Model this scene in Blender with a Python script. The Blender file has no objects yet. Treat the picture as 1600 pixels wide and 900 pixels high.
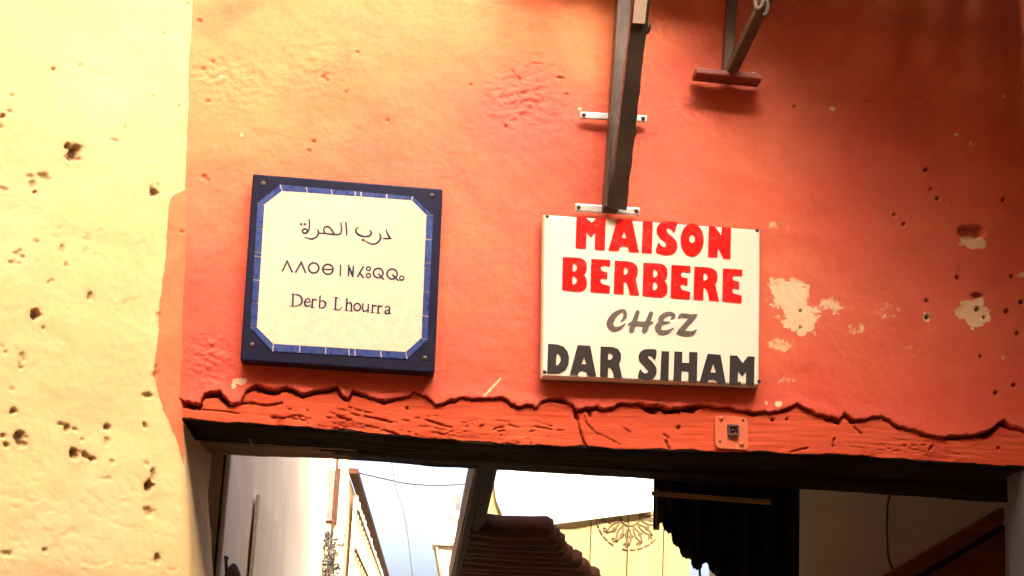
import bpy, bmesh, math, random
import numpy as np
from mathutils import Vector, Matrix, Quaternion

random.seed(7)
RNG = np.random.default_rng(11)
SC = bpy.context.scene
COL = SC.collection
rad = math.radians

# ------------------------------------------------------------------ camera
CAM = Vector((0.0, -3.5, 1.60))
YAW, PITCH, ROLL = rad(3.5), rad(14.0), rad(2.9)
FPX = 2600.0                      # focal length in pixels of the 1600 px wide picture
fwd = Vector((math.sin(YAW) * math.cos(PITCH), math.cos(YAW) * math.cos(PITCH), math.sin(PITCH)))
r0 = Vector((math.cos(YAW), -math.sin(YAW), 0.0))
u0 = r0.cross(fwd)
RIGHT = math.cos(ROLL) * r0 + math.sin(ROLL) * u0
UP = -math.sin(ROLL) * r0 + math.cos(ROLL) * u0
cd = bpy.data.cameras.new('camera')
cd.lens = 36.0 * FPX / 1600.0
cd.sensor_width = 36.0
cd.clip_start = 0.05
cd.clip_end = 2000.0
cam = bpy.data.objects.new('camera', cd)
COL.objects.link(cam)
cam.matrix_world = Matrix(((RIGHT.x, UP.x, -fwd.x, CAM.x), (RIGHT.y, UP.y, -fwd.y, CAM.y),
                           (RIGHT.z, UP.z, -fwd.z, CAM.z), (0, 0, 0, 1)))
SC.camera = cam

# ------------------------------------------------------------------ sky, sun, exposure
SUN_EL, SUN_AZ = rad(36), rad(172)     # azimuth from +Y (into the alley) towards +X (right)
w = bpy.data.worlds.new('World')
SC.world = w
w.use_nodes = True
nt = w.node_tree
bg = nt.nodes['Background']
sky = nt.nodes.new('ShaderNodeTexSky')
sky.sky_type = 'NISHITA'
sky.sun_disc = False
sky.sun_elevation = SUN_EL
sky.sun_rotation = SUN_AZ
sky.air_density = 0.50
sky.dust_density = 9.0
sky.ozone_density = 0.0
nt.links.new(sky.outputs[0], bg.inputs[0])
bg.inputs[1].default_value = 0.15
sd = bpy.data.lights.new('sun', 'SUN')
sd.energy = 2.0
sd.angle = rad(0.5)
sd.color = (1.0, 0.93, 0.80)
sun = bpy.data.objects.new('sun', sd)
COL.objects.link(sun)
sdir = Vector((math.sin(SUN_AZ) * math.cos(SUN_EL), math.cos(SUN_AZ) * math.cos(SUN_EL), math.sin(SUN_EL)))
sun.rotation_euler = sdir.to_track_quat('Z', 'Y').to_euler()
sun.location = sdir * 30
vs = SC.view_settings
vs.view_transform = 'Standard'
vs.look = 'None'
vs.gamma = 1.0
vs.use_curve_mapping = False
vs.exposure = 3.05
SC.cycles.max_bounces = 8
SC.cycles.diffuse_bounces = 6

# ------------------------------------------------------------------ photo pixel -> point on a plane
def ray(px, py):
    return (fwd + RIGHT * ((px - 800.0) / FPX) + UP * ((450.0 - py) / FPX))

def PY(px, py, y=0.0):
    d = ray(px, py)
    return CAM + d * ((y - CAM.y) / d.y)

def PX(px, py, x):
    d = ray(px, py)
    return CAM + d * ((x - CAM.x) / d.x)

def PZ(px, py, z):
    d = ray(px, py)
    return CAM + d * ((z - CAM.z) / d.z)

# ------------------------------------------------------------------ numpy noise
def _hash(ix, iy, seed):
    h = (ix.astype(np.int64) * 374761393 + iy.astype(np.int64) * 668265263 + seed * 1442695041) & 0xFFFFFFFF
    h = ((h ^ (h >> 13)) * 1274126177) & 0xFFFFFFFF
    h = (h ^ (h >> 16)) & 0xFFFFFFFF
    return h.astype(np.float64) / 4294967295.0

def vnoise(x, y, seed=0):
    x = np.asarray(x, float); y = np.asarray(y, float)
    ix = np.floor(x); iy = np.floor(y)
    fx = x - ix; fy = y - iy
    fx = fx * fx * fx * (fx * (fx * 6 - 15) + 10); fy = fy * fy * fy * (fy * (fy * 6 - 15) + 10)
    a = _hash(ix, iy, seed); b = _hash(ix + 1, iy, seed)
    c = _hash(ix, iy + 1, seed); d = _hash(ix + 1, iy + 1, seed)
    return (a * (1 - fx) + b * fx) * (1 - fy) + (c * (1 - fx) + d * fx) * fy

def fbm(x, y, seed=0, octv=4, gain=0.5):
    s = 0.0; amp = 1.0; tot = 0.0
    for i in range(octv):
        s = s + amp * vnoise(x * 2 ** i + 17.3 * i, y * 2 ** i - 9.1 * i, seed + i)
        tot += amp; amp *= gain
    return s / tot

def sst(a, b, x):
    t = np.clip((x - a) / (b - a), 0, 1)
    return t * t * (3 - 2 * t)

def seg_dist(X, Z, pts):
    """distance of a grid of points to a polyline"""
    best = np.full(X.shape, 1e9)
    for (ax, az), (bx, bz) in zip(pts[:-1], pts[1:]):
        dx, dz = bx - ax, bz - az
        L = dx * dx + dz * dz + 1e-12
        t = np.clip(((X - ax) * dx + (Z - az) * dz) / L, 0, 1)
        best = np.minimum(best, np.hypot(X - ax - t * dx, Z - az - t * dz))
    return best

# ------------------------------------------------------------------ object helpers
def tag(o, label=None, cat=None, group=None, kind=None):
    if label: o['label'] = label
    if cat: o['category'] = cat
    if group: o['group'] = group
    if kind: o['kind'] = kind
    return o

def empty(name, loc, label, cat, group=None):
    o = bpy.data.objects.new(name, None)
    COL.objects.link(o)
    o.location = loc
    o.empty_display_size = 0.05
    bpy.context.view_layer.update()
    return tag(o, label, cat, group)

def link_mesh(name, me, mat, parent=None, smooth=False):
    o = bpy.data.objects.new(name, me)
    COL.objects.link(o)
    if mat is not None:
        me.materials.clear(); me.materials.append(mat)
    if smooth:
        me.polygons.foreach_set('use_smooth', [True] * len(me.polygons))
    if parent is not None:
        o.parent = parent
        off = Vector((0, 0, 0))
        p = parent
        while p is not None:
            off += p.location
            p = p.parent
        o.location = -off            # vertices stay in world coordinates
    return o

def from_bm(name, bm, mat, parent=None, smooth=False):
    me = bpy.data.meshes.new(name)
    bm.normal_update()
    bm.to_mesh(me); bm.free()
    return link_mesh(name, me, mat, parent, smooth)

def box_bm(bm, cx, cy, cz, sx, sy, sz, rot=None, bevel=0.0):
    vs_ = bmesh.ops.create_cube(bm, size=1.0)['verts']
    m = Matrix.Translation((cx, cy, cz))
    if rot is not None: m = m @ rot.to_4x4()
    m = m @ Matrix.Diagonal((sx, sy, sz, 1))
    bmesh.ops.transform(bm, matrix=m, verts=vs_)
    if bevel > 0:
        es = list({e for v in vs_ for e in v.link_edges})
        bmesh.ops.bevel(bm, geom=es, offset=bevel, segments=2, affect='EDGES', profile=0.5)

def box(name, c, s, mat, parent=None, rot=None, bevel=0.0):
    bm = bmesh.new()
    box_bm(bm, c[0], c[1], c[2], s[0], s[1], s[2], rot, bevel)
    return from_bm(name, bm, mat, parent)

def bar(name, a, b, wdt, thk, mat, parent=None, side=None, bevel=0.002):
    """a square bar from a to b; side = direction of its width"""
    a = Vector(a); b = Vector(b)
    z = (b - a).normalized()
    sx = Vector(side) if side is not None else Vector((1, 0, 0))
    x = (sx - z * sx.dot(z)).normalized()
    y = z.cross(x)
    R = Matrix((x, y, z)).transposed()
    c = (a + b) / 2
    return box(name, c, (wdt, thk, (b - a).length), mat, parent, R, bevel)

def tube_bm(bm, pts, radii, n=10, cap=True):
    pts = [Vector(p) for p in pts]
    if not hasattr(radii, '__len__'): radii = [radii] * len(pts)
    rings = []
    prev = None
    for i, p in enumerate(pts):
        t = (pts[min(i + 1, len(pts) - 1)] - pts[max(i - 1, 0)]).normalized()
        ref = prev if prev is not None else (Vector((0, 0, 1)) if abs(t.z) < 0.9 else Vector((1, 0, 0)))
        x = (ref - t * ref.dot(t)).normalized()
        prev = x
        y = t.cross(x)
        rings.append([bm.verts.new(p + (x * math.cos(2 * math.pi * k / n) + y * math.sin(2 * math.pi * k / n)) * radii[i]) for k in range(n)])
    for r1, r2 in zip(rings[:-1], rings[1:]):
        for k in range(n):
            bm.faces.new((r1[k], r1[(k + 1) % n], r2[(k + 1) % n], r2[k]))
    if cap:
        bm.faces.new(rings[0][::-1]); bm.faces.new(rings[-1])

def tube(name, pts, radii, mat, parent=None, n=10):
    bm = bmesh.new()
    tube_bm(bm, pts, radii, n)
    return from_bm(name, bm, mat, parent, smooth=True)

def grid_mesh(P, attrs=None):
    """P: (rows, cols, 3) array of points -> mesh, with optional point attributes {name: (rows, cols)}"""
    R, C, _ = P.shape
    me = bpy.data.meshes.new('grid')
    idx = np.arange(R * C).reshape(R, C)
    f = np.stack([idx[:-1, :-1], idx[:-1, 1:], idx[1:, 1:], idx[1:, :-1]], -1).reshape(-1, 4)
    me.vertices.add(R * C)
    me.vertices.foreach_set('co', P.reshape(-1).astype(np.float32))
    me.loops.add(f.size)
    me.loops.foreach_set('vertex_index', f.reshape(-1).astype(np.int32))
    me.polygons.add(len(f))
    me.polygons.foreach_set('loop_start', (np.arange(len(f)) * 4).astype(np.int32))
    me.polygons.foreach_set('loop_total', np.full(len(f), 4, np.int32))
    me.update(calc_edges=True)
    for k, v in (attrs or {}).items():
        a = me.attributes.new(k, 'FLOAT', 'POINT')
        a.data.foreach_set('value', v.reshape(-1).astype(np.float32))
    me.polygons.foreach_set('use_smooth', [True] * len(me.polygons))
    return me

def poly_extrude_bm(bm, pts, direction):
    """closed outline (world points, one plane) extruded along direction"""
    a = [bm.verts.new(p) for p in pts]
    b = [bm.verts.new(Vector(p) + Vector(direction)) for p in pts]
    n = len(pts)
    bm.faces.new(a); bm.faces.new(b[::-1])
    for i in range(n):
        bm.faces.new((a[i], b[i], b[(i + 1) % n], a[(i + 1) % n]))
    bmesh.ops.recalc_face_normals(bm, faces=bm.faces)

def smooth_closed(pts, n=6):
    """Catmull-Rom through a closed outline"""
    out = []
    N = len(pts)
    for i in range(N):
        p0, p1, p2, p3 = (np.array(pts[(i + k - 1) % N], float) for k in range(4))
        for j in range(n):
            t = j / n
            out.append(tuple(0.5 * ((2 * p1) + (-p0 + p2) * t + (2 * p0 - 5 * p1 + 4 * p2 - p3) * t * t + (-p0 + 3 * p1 - 3 * p2 + p3) * t ** 3)))
    return out

def smooth_open(pts, n=6):
    out = []
    N = len(pts)
    for i in range(N - 1):
        p0, p1, p2, p3 = (np.array(pts[min(max(i + k - 1, 0), N - 1)], float) for k in range(4))
        for j in range(n):
            t = j / n
            out.append(tuple(0.5 * ((2 * p1) + (-p0 + p2) * t + (2 * p0 - 5 * p1 + 4 * p2 - p3) * t * t + (-p0 + 3 * p1 - 3 * p2 + p3) * t ** 3)))
    out.append(tuple(float(v) for v in pts[-1]))
    return out

# ------------------------------------------------------------------ materials
MATS = {}
class NT:
    def __init__(self, name):
        self.m = bpy.data.materials.new(name)
        self.m.use_nodes = True
        self.t = self.m.node_tree
        self.b = self.t.nodes['Principled BSDF']
        MATS[name] = self.m
    def n(self, typ, **kw):
        nd = self.t.nodes.new(typ)
        for k, v in kw.items(): setattr(nd, k, v)
        return nd
    def link(self, a, b): self.t.links.new(a, b)
    def coord(self, scale=(1, 1, 1)):
        tc = self.n('ShaderNodeTexCoord'); mp = self.n('ShaderNodeMapping')
        mp.inputs['Scale'].default_value = scale
        self.link(tc.outputs['Object'], mp.inputs[0])
        return mp.outputs[0]
    def noise(self, scale, detail=5, rough=0.55, vec=None, dist=0.0):
        nd = self.n('ShaderNodeTexNoise')
        nd.inputs['Scale'].default_value = scale; nd.inputs['Detail'].default_value = detail
        nd.inputs['Roughness'].default_value = rough; nd.inputs['Distortion'].default_value = dist
        self.link(vec if vec is not None else self.coord(), nd.inputs['Vector'])
        return nd.outputs[0]
    def ramp(self, fac, stops):
        r = self.n('ShaderNodeValToRGB')
        el = r.color_ramp.elements
        while len(el) < len(stops): el.new(0.5)
        for e, (p, c) in zip(el, stops):
            e.position = p; e.color = (c[0], c[1], c[2], 1) if hasattr(c, '__len__') else (c, c, c, 1)
        self.link(fac, r.inputs[0])
        return r.outputs[0]
    def mix(self, fac, a, b, mode='MIX'):
        mx = self.n('ShaderNodeMix', data_type='RGBA', blend_type=mode)
        for s, v in ((mx.inputs[0], fac), (mx.inputs[6], a), (mx.inputs[7], b)):
            if hasattr(v, 'node'): self.link(v, s)
            elif hasattr(v, '__len__'): s.default_value = (v[0], v[1], v[2], 1)
            else: s.default_value = v
        return mx.outputs[2]
    def attr(self, name):
        a = self.n('ShaderNodeAttribute'); a.attribute_name = name
        return a.outputs['Fac']
    def math(self, op, a, b=0.0, clamp=False):
        m = self.n('ShaderNodeMath', operation=op, use_clamp=clamp)
        for s, v in ((m.inputs[0], a), (m.inputs[1], b)):
            if hasattr(v, 'node'): self.link(v, s)
            else: s.default_value = v
        return m.outputs[0]
    def bump(self, h, strength=0.3, dist=0.005, prev=None):
        b = self.n('ShaderNodeBump')
        b.inputs['Strength'].default_value = strength; b.inputs['Distance'].default_value = dist
        self.link(h, b.inputs['Height'])
        if prev is not None: self.link(prev, b.inputs['Normal'])
        return b.outputs[0]
    def done(self, col=None, rough=None, normal=None, metal=None, spec=None):
        for key, v in (('Base Color', col), ('Roughness', rough), ('Normal', normal), ('Metallic', metal), ('Specular IOR Level', spec)):
            if v is None: continue
            s = self.b.inputs[key]
            if hasattr(v, 'node'): self.link(v, s)
            elif hasattr(v, '__len__'): s.default_value = (v[0], v[1], v[2], 1)
            else: s.default_value = v
        return self.m

def simple(name, c1, c2=None, scale=8, rough=0.7, bump=0.15, bscale=None, stretch=(1, 1, 1), metal=0.0, bdist=0.003, spec=0.5, lo=0.3, hi=0.7):
    k = NT(name)
    v = k.coord(stretch)
    n1 = k.noise(scale, 6, 0.6, v)
    c = k.ramp(n1, [(lo, c1), (hi, c2 or c1)])
    n2 = k.noise(bscale or scale * 4, 6, 0.65, v)
    rr = k.ramp(n2, [(0.3, max(rough - 0.12, 0.03)), (0.7, min(rough + 0.12, 1.0))])
    return k.done(c, rr, k.bump(n2, bump, bdist), metal, spec)

ORANGE = (0.70, 0.165, 0.055)
def plaster_orange():
    k = NT('orange_painted_plaster')
    big = k.noise(1.7, 4, 0.5, dist=0.4)
    mid = k.noise(9, 6, 0.6)
    fine = k.noise(60, 6, 0.7)
    c = k.ramp(big, [(0.30, (0.62, 0.095, 0.048)), (0.52, (0.72, 0.145, 0.064)), (0.72, (0.79, 0.205, 0.082))])
    c = k.mix(k.ramp(mid, [(0.42, 0.0), (0.72, 0.5)]), c, (0.56, 0.105, 0.050))
    c = k.mix(k.attr('lit_tone'), c, (0.80, 0.265, 0.088))
    c = k.mix(k.attr('redder'), c, (0.62, 0.070, 0.030))
    c = k.mix(k.attr('dusty'), c, (0.50, 0.105, 0.070))
    ch = k.math('ADD', k.attr('chip'), k.math('MULTIPLY', k.math('SUBTRACT', fine, 0.5), 0.9))
    chm = k.ramp(ch, [(0.42, 0.0), (0.60, 1.0)])
    cream = k.ramp(mid, [(0.3, (0.72, 0.42, 0.19)), (0.7, (0.80, 0.62, 0.36))])
    c = k.mix(chm, c, cream)
    c = k.mix(k.attr('dirt'), c, (0.045, 0.022, 0.015))
    nb = k.bump(k.noise(220, 4, 0.7), 0.25, 0.0012)
    nb = k.bump(fine, 0.35, 0.0022, nb)
    nb = k.bump(mid, 0.30, 0.005, nb)
    return k.done(c, k.ramp(fine, [(0.3, 0.62), (0.7, 0.85)]), nb, spec=0.35)

def plaster_yellow():
    k = NT('cream_yellow_plaster')
    big = k.noise(2.2, 4, 0.5, dist=0.3)
    mid = k.noise(11, 6, 0.6)
    fine = k.noise(70, 6, 0.7)
    c = k.ramp(big, [(0.30, (0.71, 0.450, 0.180)), (0.55, (0.74, 0.490, 0.205)), (0.75, (0.73, 0.505, 0.235))])
    c = k.mix(k.ramp(mid, [(0.48, 0.0), (0.8, 0.45)]), c, (0.66, 0.41, 0.155))
    c = k.mix(k.attr('bare'), c, k.ramp(mid, [(0.3, (0.58, 0.37, 0.14)), (0.7, (0.70, 0.50, 0.24))]))
    om = k.math('ADD', k.attr('paint'), k.math('MULTIPLY', k.math('SUBTRACT', fine, 0.5), 0.7))
    oc = k.ramp(mid, [(0.3, (0.66, 0.15, 0.055)), (0.7, (0.76, 0.21, 0.075))])
    c = k.mix(k.ramp(om, [(0.46, 0.0), (0.54, 1.0)]), c, oc)
    c = k.mix(k.attr('dirt'), c, (0.06, 0.03, 0.015))
    nb = k.bump(k.noise(220, 4, 0.7), 0.22, 0.0012)
    nb = k.bump(fine, 0.30, 0.002, nb)
    nb = k.bump(mid, 0.30, 0.005, nb)
    return k.done(c, 0.8, nb, spec=0.3)

def lintel_mat():
    k = NT('painted_old_timber')
    v = k.coord((3, 30, 30))
    grain = k.noise(3.0, 6, 0.65, v)
    fine = k.noise(60, 6, 0.7, k.coord((0.25, 1, 1)))
    wood = k.ramp(grain, [(0.3, (0.010, 0.006, 0.004)), (0.7, (0.034, 0.020, 0.012))])
    paint = k.ramp(k.noise(6, 5, 0.6), [(0.3, (0.58, 0.075, 0.030)), (0.7, (0.66, 0.110, 0.042))])
    pm = k.math('ADD', k.attr('paint'), k.math('MULTIPLY', k.math('SUBTRACT', fine, 0.5), 0.8))
    c = k.mix(k.ramp(pm, [(0.44, 0.0), (0.56, 1.0)]), wood, paint)
    c = k.mix(k.attr('dirt'), c, (0.03, 0.016, 0.010))
    nb = k.bump(fine, 0.35, 0.003)
    nb = k.bump(grain, 0.35, 0.004, nb)
    return k.done(c, 0.85, nb, spec=0.06)

M_ORANGE = plaster_orange()
M_YELLOW = plaster_yellow()
M_LINTEL = lintel_mat()
M_DARKWOOD = simple('old_dark_timber', (0.010, 0.006, 0.004), (0.032, 0.019, 0.012), 5, 0.8, 0.5, 20, (0.4, 4, 4), spec=0.06)
M_PALEWOOD = simple('pale_worn_timber', (0.16, 0.095, 0.045), (0.34, 0.22, 0.11), 4, 0.75, 0.5, 18, (0.5, 4, 4), spec=0.06)
M_NAVY = simple('navy_glazed_tile', (0.005, 0.0050, 0.018), (0.009, 0.009, 0.030), 6, 0.45, 0.06, 60, spec=0.2)
M_BLUE = simple('cobalt_glazed_tile', (0.020, 0.040, 0.15), (0.040, 0.072, 0.22), 14, 0.30, 0.06, 60)
M_CREAMTILE = simple('cream_glazed_tile', (0.65, 0.520, 0.335), (0.69, 0.565, 0.38), 3, 0.28, 0.06, 40)
M_INK = simple('dark_blue_ink', (0.012, 0.010, 0.035), (0.030, 0.026, 0.07), 30, 0.35, 0.02, 60)
M_ENAMEL = simple('white_enamel', (0.78, 0.67, 0.49), (0.82, 0.72, 0.55), 4, 0.14, 0.03, 9, spec=0.5, bdist=0.002)
M_RED = simple('red_vinyl', (0.80, 0.008, 0.006), (0.86, 0.014, 0.010), 10, 0.22, 0.02, 30)
M_BLACK = simple('black_vinyl', (0.030, 0.026, 0.024), (0.045, 0.040, 0.036), 10, 0.16, 0.03, 30)
M_GREY = simple('grey_vinyl', (0.10, 0.080, 0.070), (0.15, 0.12, 0.10), 10, 0.22, 0.02, 30)
M_STEEL = simple('dull_painted_steel', (0.050, 0.032, 0.022), (0.105, 0.072, 0.050), 14, 0.42, 0.2, 90, metal=0.35)
M_ZINC = simple('scratched_zinc', (0.42, 0.38, 0.33), (0.62, 0.57, 0.50), 25, 0.38, 0.25, 120, metal=0.6)
M_RUSTRED = simple('red_brown_painted_steel', (0.16, 0.028, 0.014), (0.26, 0.050, 0.025), 20, 0.45, 0.25, 90, metal=0.1)
M_SCREW = simple('dark_screw', (0.035, 0.025, 0.02), (0.09, 0.065, 0.05), 60, 0.5, 0.3, 200, metal=0.5)
M_PLATE = simple('orange_painted_metal', (0.66, 0.13, 0.048), (0.74, 0.18, 0.062), 18, 0.5, 0.15, 120)
M_GREYPL = simple('grey_plaster', (0.68, 0.62, 0.52), (0.76, 0.70, 0.60), 5, 0.85, 0.3, 40, spec=0.06)
M_BLUEGREY = simple('blue_grey_plaster', (0.10, 0.104, 0.115), (0.16, 0.16, 0.17), 6, 0.85, 0.35, 50, spec=0.06)
M_SUNWALL = simple('pale_lime_plaster', (0.76, 0.66, 0.48), (0.86, 0.78, 0.62), 3, 0.9, 0.35, 30)
M_OCHRE = simple('ochre_plaster', (0.52, 0.34, 0.16), (0.66, 0.47, 0.25), 4, 0.9, 0.35, 30)
M_REDWOOD = simple('red_brown_stained_wood', (0.17, 0.038, 0.017), (0.27, 0.070, 0.032), 5, 0.55, 0.4, 26, (0.5, 5, 5), spec=0.06)
M_POLE = simple('brown_stained_poles', (0.028, 0.010, 0.006), (0.060, 0.022, 0.012), 6, 0.6, 0.45, 26, (0.5, 6, 6), spec=0.06)
M_BOARD = simple('pale_varnished_boards', (0.175, 0.130, 0.058), (0.225, 0.175, 0.085), 3, 0.6, 0.25, 24, (6, 6, 0.5), spec=0.06)
M_CANVAS = simple('white_canvas', (0.78, 0.73, 0.62), (0.84, 0.80, 0.70), 6, 0.9, 0.2, 80)
M_CLOTH = simple('black_cloth', (0.010, 0.008, 0.008), (0.020, 0.015, 0.015), 20, 0.9, 0.3, 120, spec=0.06)
M_REED = simple('reed_matting', (0.55, 0.40, 0.19), (0.74, 0.58, 0.32), 12, 0.85, 0.5, 60, (1, 3, 3))
M_IRON = simple('weathered_iron', (0.05, 0.035, 0.025), (0.12, 0.085, 0.06), 30, 0.6, 0.3, 90, metal=0.3)
M_LAMP = simple('bronze_lantern_metal', (0.20, 0.15, 0.10), (0.34, 0.26, 0.18), 20, 0.5, 0.2, 80, metal=0.3)
M_FROST = simple('milky_lantern_glass', (0.76, 0.68, 0.50), (0.82, 0.75, 0.58), 10, 0.25, 0.02, 40)
M_CABLE = simple('black_cable', (0.03, 0.025, 0.02), (0.05, 0.04, 0.03), 20, 0.6, 0.1, 60)
M_BAG = simple('dark_brown_leather', (0.07, 0.032, 0.018), (0.13, 0.062, 0.036), 16, 0.7, 0.3, 70, spec=0.1)
M_GROUND = simple('worn_stone_paving', (0.10, 0.08, 0.065), (0.17, 0.135, 0.10), 3, 0.85, 0.4, 20, spec=0.06)
M_ROOF = simple('roof_terracotta_screed', (0.42, 0.20, 0.11), (0.52, 0.28, 0.16), 3, 0.9, 0.3, 20)
M_REDWALL = simple('red_washed_plaster', (0.24, 0.12, 0.07), (0.34, 0.18, 0.10), 3, 0.9, 0.3, 20)
M_CARVED = simple('carved_brown_wood', (0.075, 0.048, 0.022), (0.12, 0.08, 0.038), 20, 0.8, 0.3, 80, spec=0.06)
M_DUSTYPLANT = simple('dry_grey_leaves', (0.016, 0.013, 0.008), (0.035, 0.029, 0.017), 30, 0.8, 0.2, 80)

# ================================================================== the setting
g = bmesh.new()
bmesh.ops.create_grid(g, x_segments=40, y_segments=40, size=400)
ground = from_bm('ground', g, M_GROUND)
tag(ground, kind='structure')

# key lines of the passage, in photo pixels on the wall plane
CORNER = [(308, -200), (308, 0), (300, 200), (293, 400), (287, 600), (284, 690)]
cz_ = np.array([PY(*p).z for p in CORNER]); cx_ = np.array([PY(*p).x for p in CORNER])
o_ = np.argsort(cz_); cz_, cx_ = cz_[o_], cx_[o_]
zlow = PY(296, 900).z
cz_ = np.concatenate([[0.0, zlow], cz_]); cx_ = np.concatenate([[PY(300, 900).x + 0.01, PY(299, 900).x], cx_])
def corner_x(z): return np.interp(z, cz_, cx_)
XR = PY(1612, 450).x                       # right hand corner of the red wall
H_HOUSE = 5.30

# ---- lintel edge and crack, photo pixels -> wall coordinates
EDGE_PX = [(230, 655), (285, 659), (400, 668), (480, 673), (560, 679), (620, 686), (700, 691), (760, 697), (850, 700), (900, 703), (1000, 707),
           (1100, 709), (1200, 711), (1250, 713), (1310, 715), (1400, 722), (1500, 728), (1600, 733), (1700, 738)]
CRACK_PX = [(230, 622), (285, 626), (300, 629), (312, 632), (320, 618), (330, 612), (345, 611), (352, 620), (360, 632), (376, 629), (384, 612), (397, 602),
            (420, 606), (436, 607), (449, 605), (460, 611), (474, 614), (500, 608), (520, 606), (527, 603), (534, 615), (546, 622),
            (551, 608), (562, 613), (580, 620), (600, 626), (622, 623), (640, 618), (648, 610), (664, 620), (682, 633), (705, 626), (722, 621), (750, 624),
            (785, 621), (797, 629), (810, 636), (825, 631), (838, 638), (846, 627), (860, 624), (880, 624), (895, 632), (903, 641), (918, 636),
            (936, 637), (955, 638), (964, 632), (1000, 632), (1028, 634), (1045, 641), (1060, 638), (1088, 633), (1115, 636), (1150, 639), (1168, 643), (1185, 645),
            (1215, 643), (1232, 637), (1246, 632), (1258, 638), (1272, 646), (1295, 652), (1312, 655), (1318, 644), (1328, 655), (1350, 655), (1372, 650),
            (1388, 656), (1403, 667), (1425, 671), (1450, 680), (1475, 683), (1500, 680), (1530, 677), (1550, 668), (1566, 657), (1580, 666), (1600, 674), (1700, 690)]
def to_xz(L): return np.array([(PY(*p).x, PY(*p).z) for p in L])
edge_xz = to_xz(EDGE_PX); crack_xz = to_xz(CRACK_PX)
crack_xz = crack_xz[np.argsort(crack_xz[:, 0])]
def z_edge(x): return np.interp(x, edge_xz[:, 0], edge_xz[:, 1])
def z_crack(x):
    return np.interp(x, crack_xz[:, 0], crack_xz[:, 1]) + 0.007 * (fbm(x * 45, x * 0 + 1.7, 7, 3) - 0.5) + 0.0065 * (fbm(x * 130, x * 0 + 4.1, 9, 3, 0.7) - 0.5)

# ---- the red wall over the passage
passage = empty('passage_house', (0.2, 0.25, 0), 'orange-red plastered wall spanning the alley above a cracked painted lintel', 'building')
PXM = 1 / 745.0                            # metres per photo pixel on the wall
x0, x1 = float(corner_x(2.6)) - 0.10, XR + 0.06
step = 0.0026
xs = np.arange(x0, x1 + step, step)
zt = PY(800, -60).z
zs = np.concatenate([np.arange(2.14, zt, step), np.linspace(zt, H_HOUSE, 26)[1:]])
X, Z = np.meshgrid(xs, zs)
Z = np.maximum(Z, z_edge(X) + 0.03)
zc = z_crack(X) + 0.0022 * (fbm(X * 160, Z * 0, 5, 3) - 0.5)
d_above = Z - zc
Y = -0.007 - 0.008 * (fbm(X * 3.2, Z * 3.2, 21, 4) - 0.5) - 0.0035 * (fbm(X * 22, Z * 22, 31, 4) - 0.5) - 0.0011 * (fbm(X * 120, Z * 120, 41, 3) - 0.5)
chip = np.zeros_like(X); dirt = np.zeros_like(X); redder = np.zeros_like(X); dusty = np.zeros_like(X)
# rough, scraped patch left of the tall bracket, and along the left corner
def blob(px, py, rx, ry):
    c = PY(px, py)
    return np.hypot((X - c.x) / (rx * PXM), (Z - c.z) / (ry * PXM))
rough_m = np.maximum(1 - blob(815, 155, 90, 75), 0) + np.maximum(1 - blob(360, 130, 110, 70), 0) * 0.6 + np.maximum(1 - blob(325, 560, 55, 50), 0) * 1.4 \
    + np.maximum(1 - blob(1390, 160, 90, 45), 0) * 0.5 + np.maximum(1 - blob(500, 110, 80, 60), 0) * 0.5
rough_m = np.clip(rough_m, 0, 1)
rg = fbm(X * 70 + Z * 40, Z * 95 - X * 30, 51, 4)
Y += rough_m * 0.011 * np.clip(rg - 0.45, -0.2, 0.5)
dusty += sst(0.1, 0.7, np.maximum(1 - blob(820, 190, 150, 120), 0) + 0.35 * (fbm(X * 9, Z * 9, 61, 4) - 0.5)) * 0.75
# redder tone low on the wall, with an uneven upper limit
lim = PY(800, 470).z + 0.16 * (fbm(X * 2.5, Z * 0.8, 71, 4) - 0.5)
redder += sst(0.12, -0.18, Z - lim) * 0.75
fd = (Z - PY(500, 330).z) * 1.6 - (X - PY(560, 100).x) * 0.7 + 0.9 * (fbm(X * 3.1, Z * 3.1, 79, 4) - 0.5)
lit_tone = 0.8 * sst(-0.15, 0.75, fd)  # brighter orange towards the upper left: light gradient put into the wall colour
redder += 0.35 * sst(0.52, 0.72, fbm(X * 4.5, Z * 4.5, 77, 4))
# chips down to the cream undercoat: (px, py, rx, ry, strength)
for (px, py, rx, ry, s) in [(1235, 470, 44, 40, 1.0), (1250, 500, 40, 34, .9), (1222, 455, 30, 36, .85), (1520, 487, 34, 30, 1.0), (1518, 378, 30, 16, 1.1), (1300, 480, 46, 20, .55),
                            (1335, 515, 30, 16, .5), (1220, 540, 36, 18, .55), (1385, 485, 46, 24, .42), (1446, 496, 9, 10, .9), (1215, 352, 44, 20, .45), (1300, 172, 7, 5, .9),
                            (1328, 165, 12, 5, .5), (1493, 212, 9, 4, .9), (1565, 153, 4, 5, .8), (1515, 225, 6, 8, .6), (1445, 550, 60, 24, .36), (1595, 430, 22, 10, .6),
                            (1230, 596, 40, 14, .42), (1215, 633, 7, 6, 1.0), (1196, 630, 5, 5, .7), (1290, 350, 60, 50, .28), (1250, 420, 80, 60, .30), (375, 598, 12, 10, .9), (366, 604, 8, 14, .7),
                            (378, 213, 4, 4, .9), (338, 229, 3, 3, .8), (345, 120, 9, 9, .5), (1400, 640, 40, 20, .3), (1560, 560, 60, 30, .34), (905, 172, 4, 3, 1.0), (330, 650, 10, 6, .6)]:
    chip = np.maximum(chip, s * sst(1.25, 0.25, blob(px, py, rx, ry) + 0.95 * (fbm(X * 60, Z * 85, 81, 4, 0.65) - 0.5)))
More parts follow.
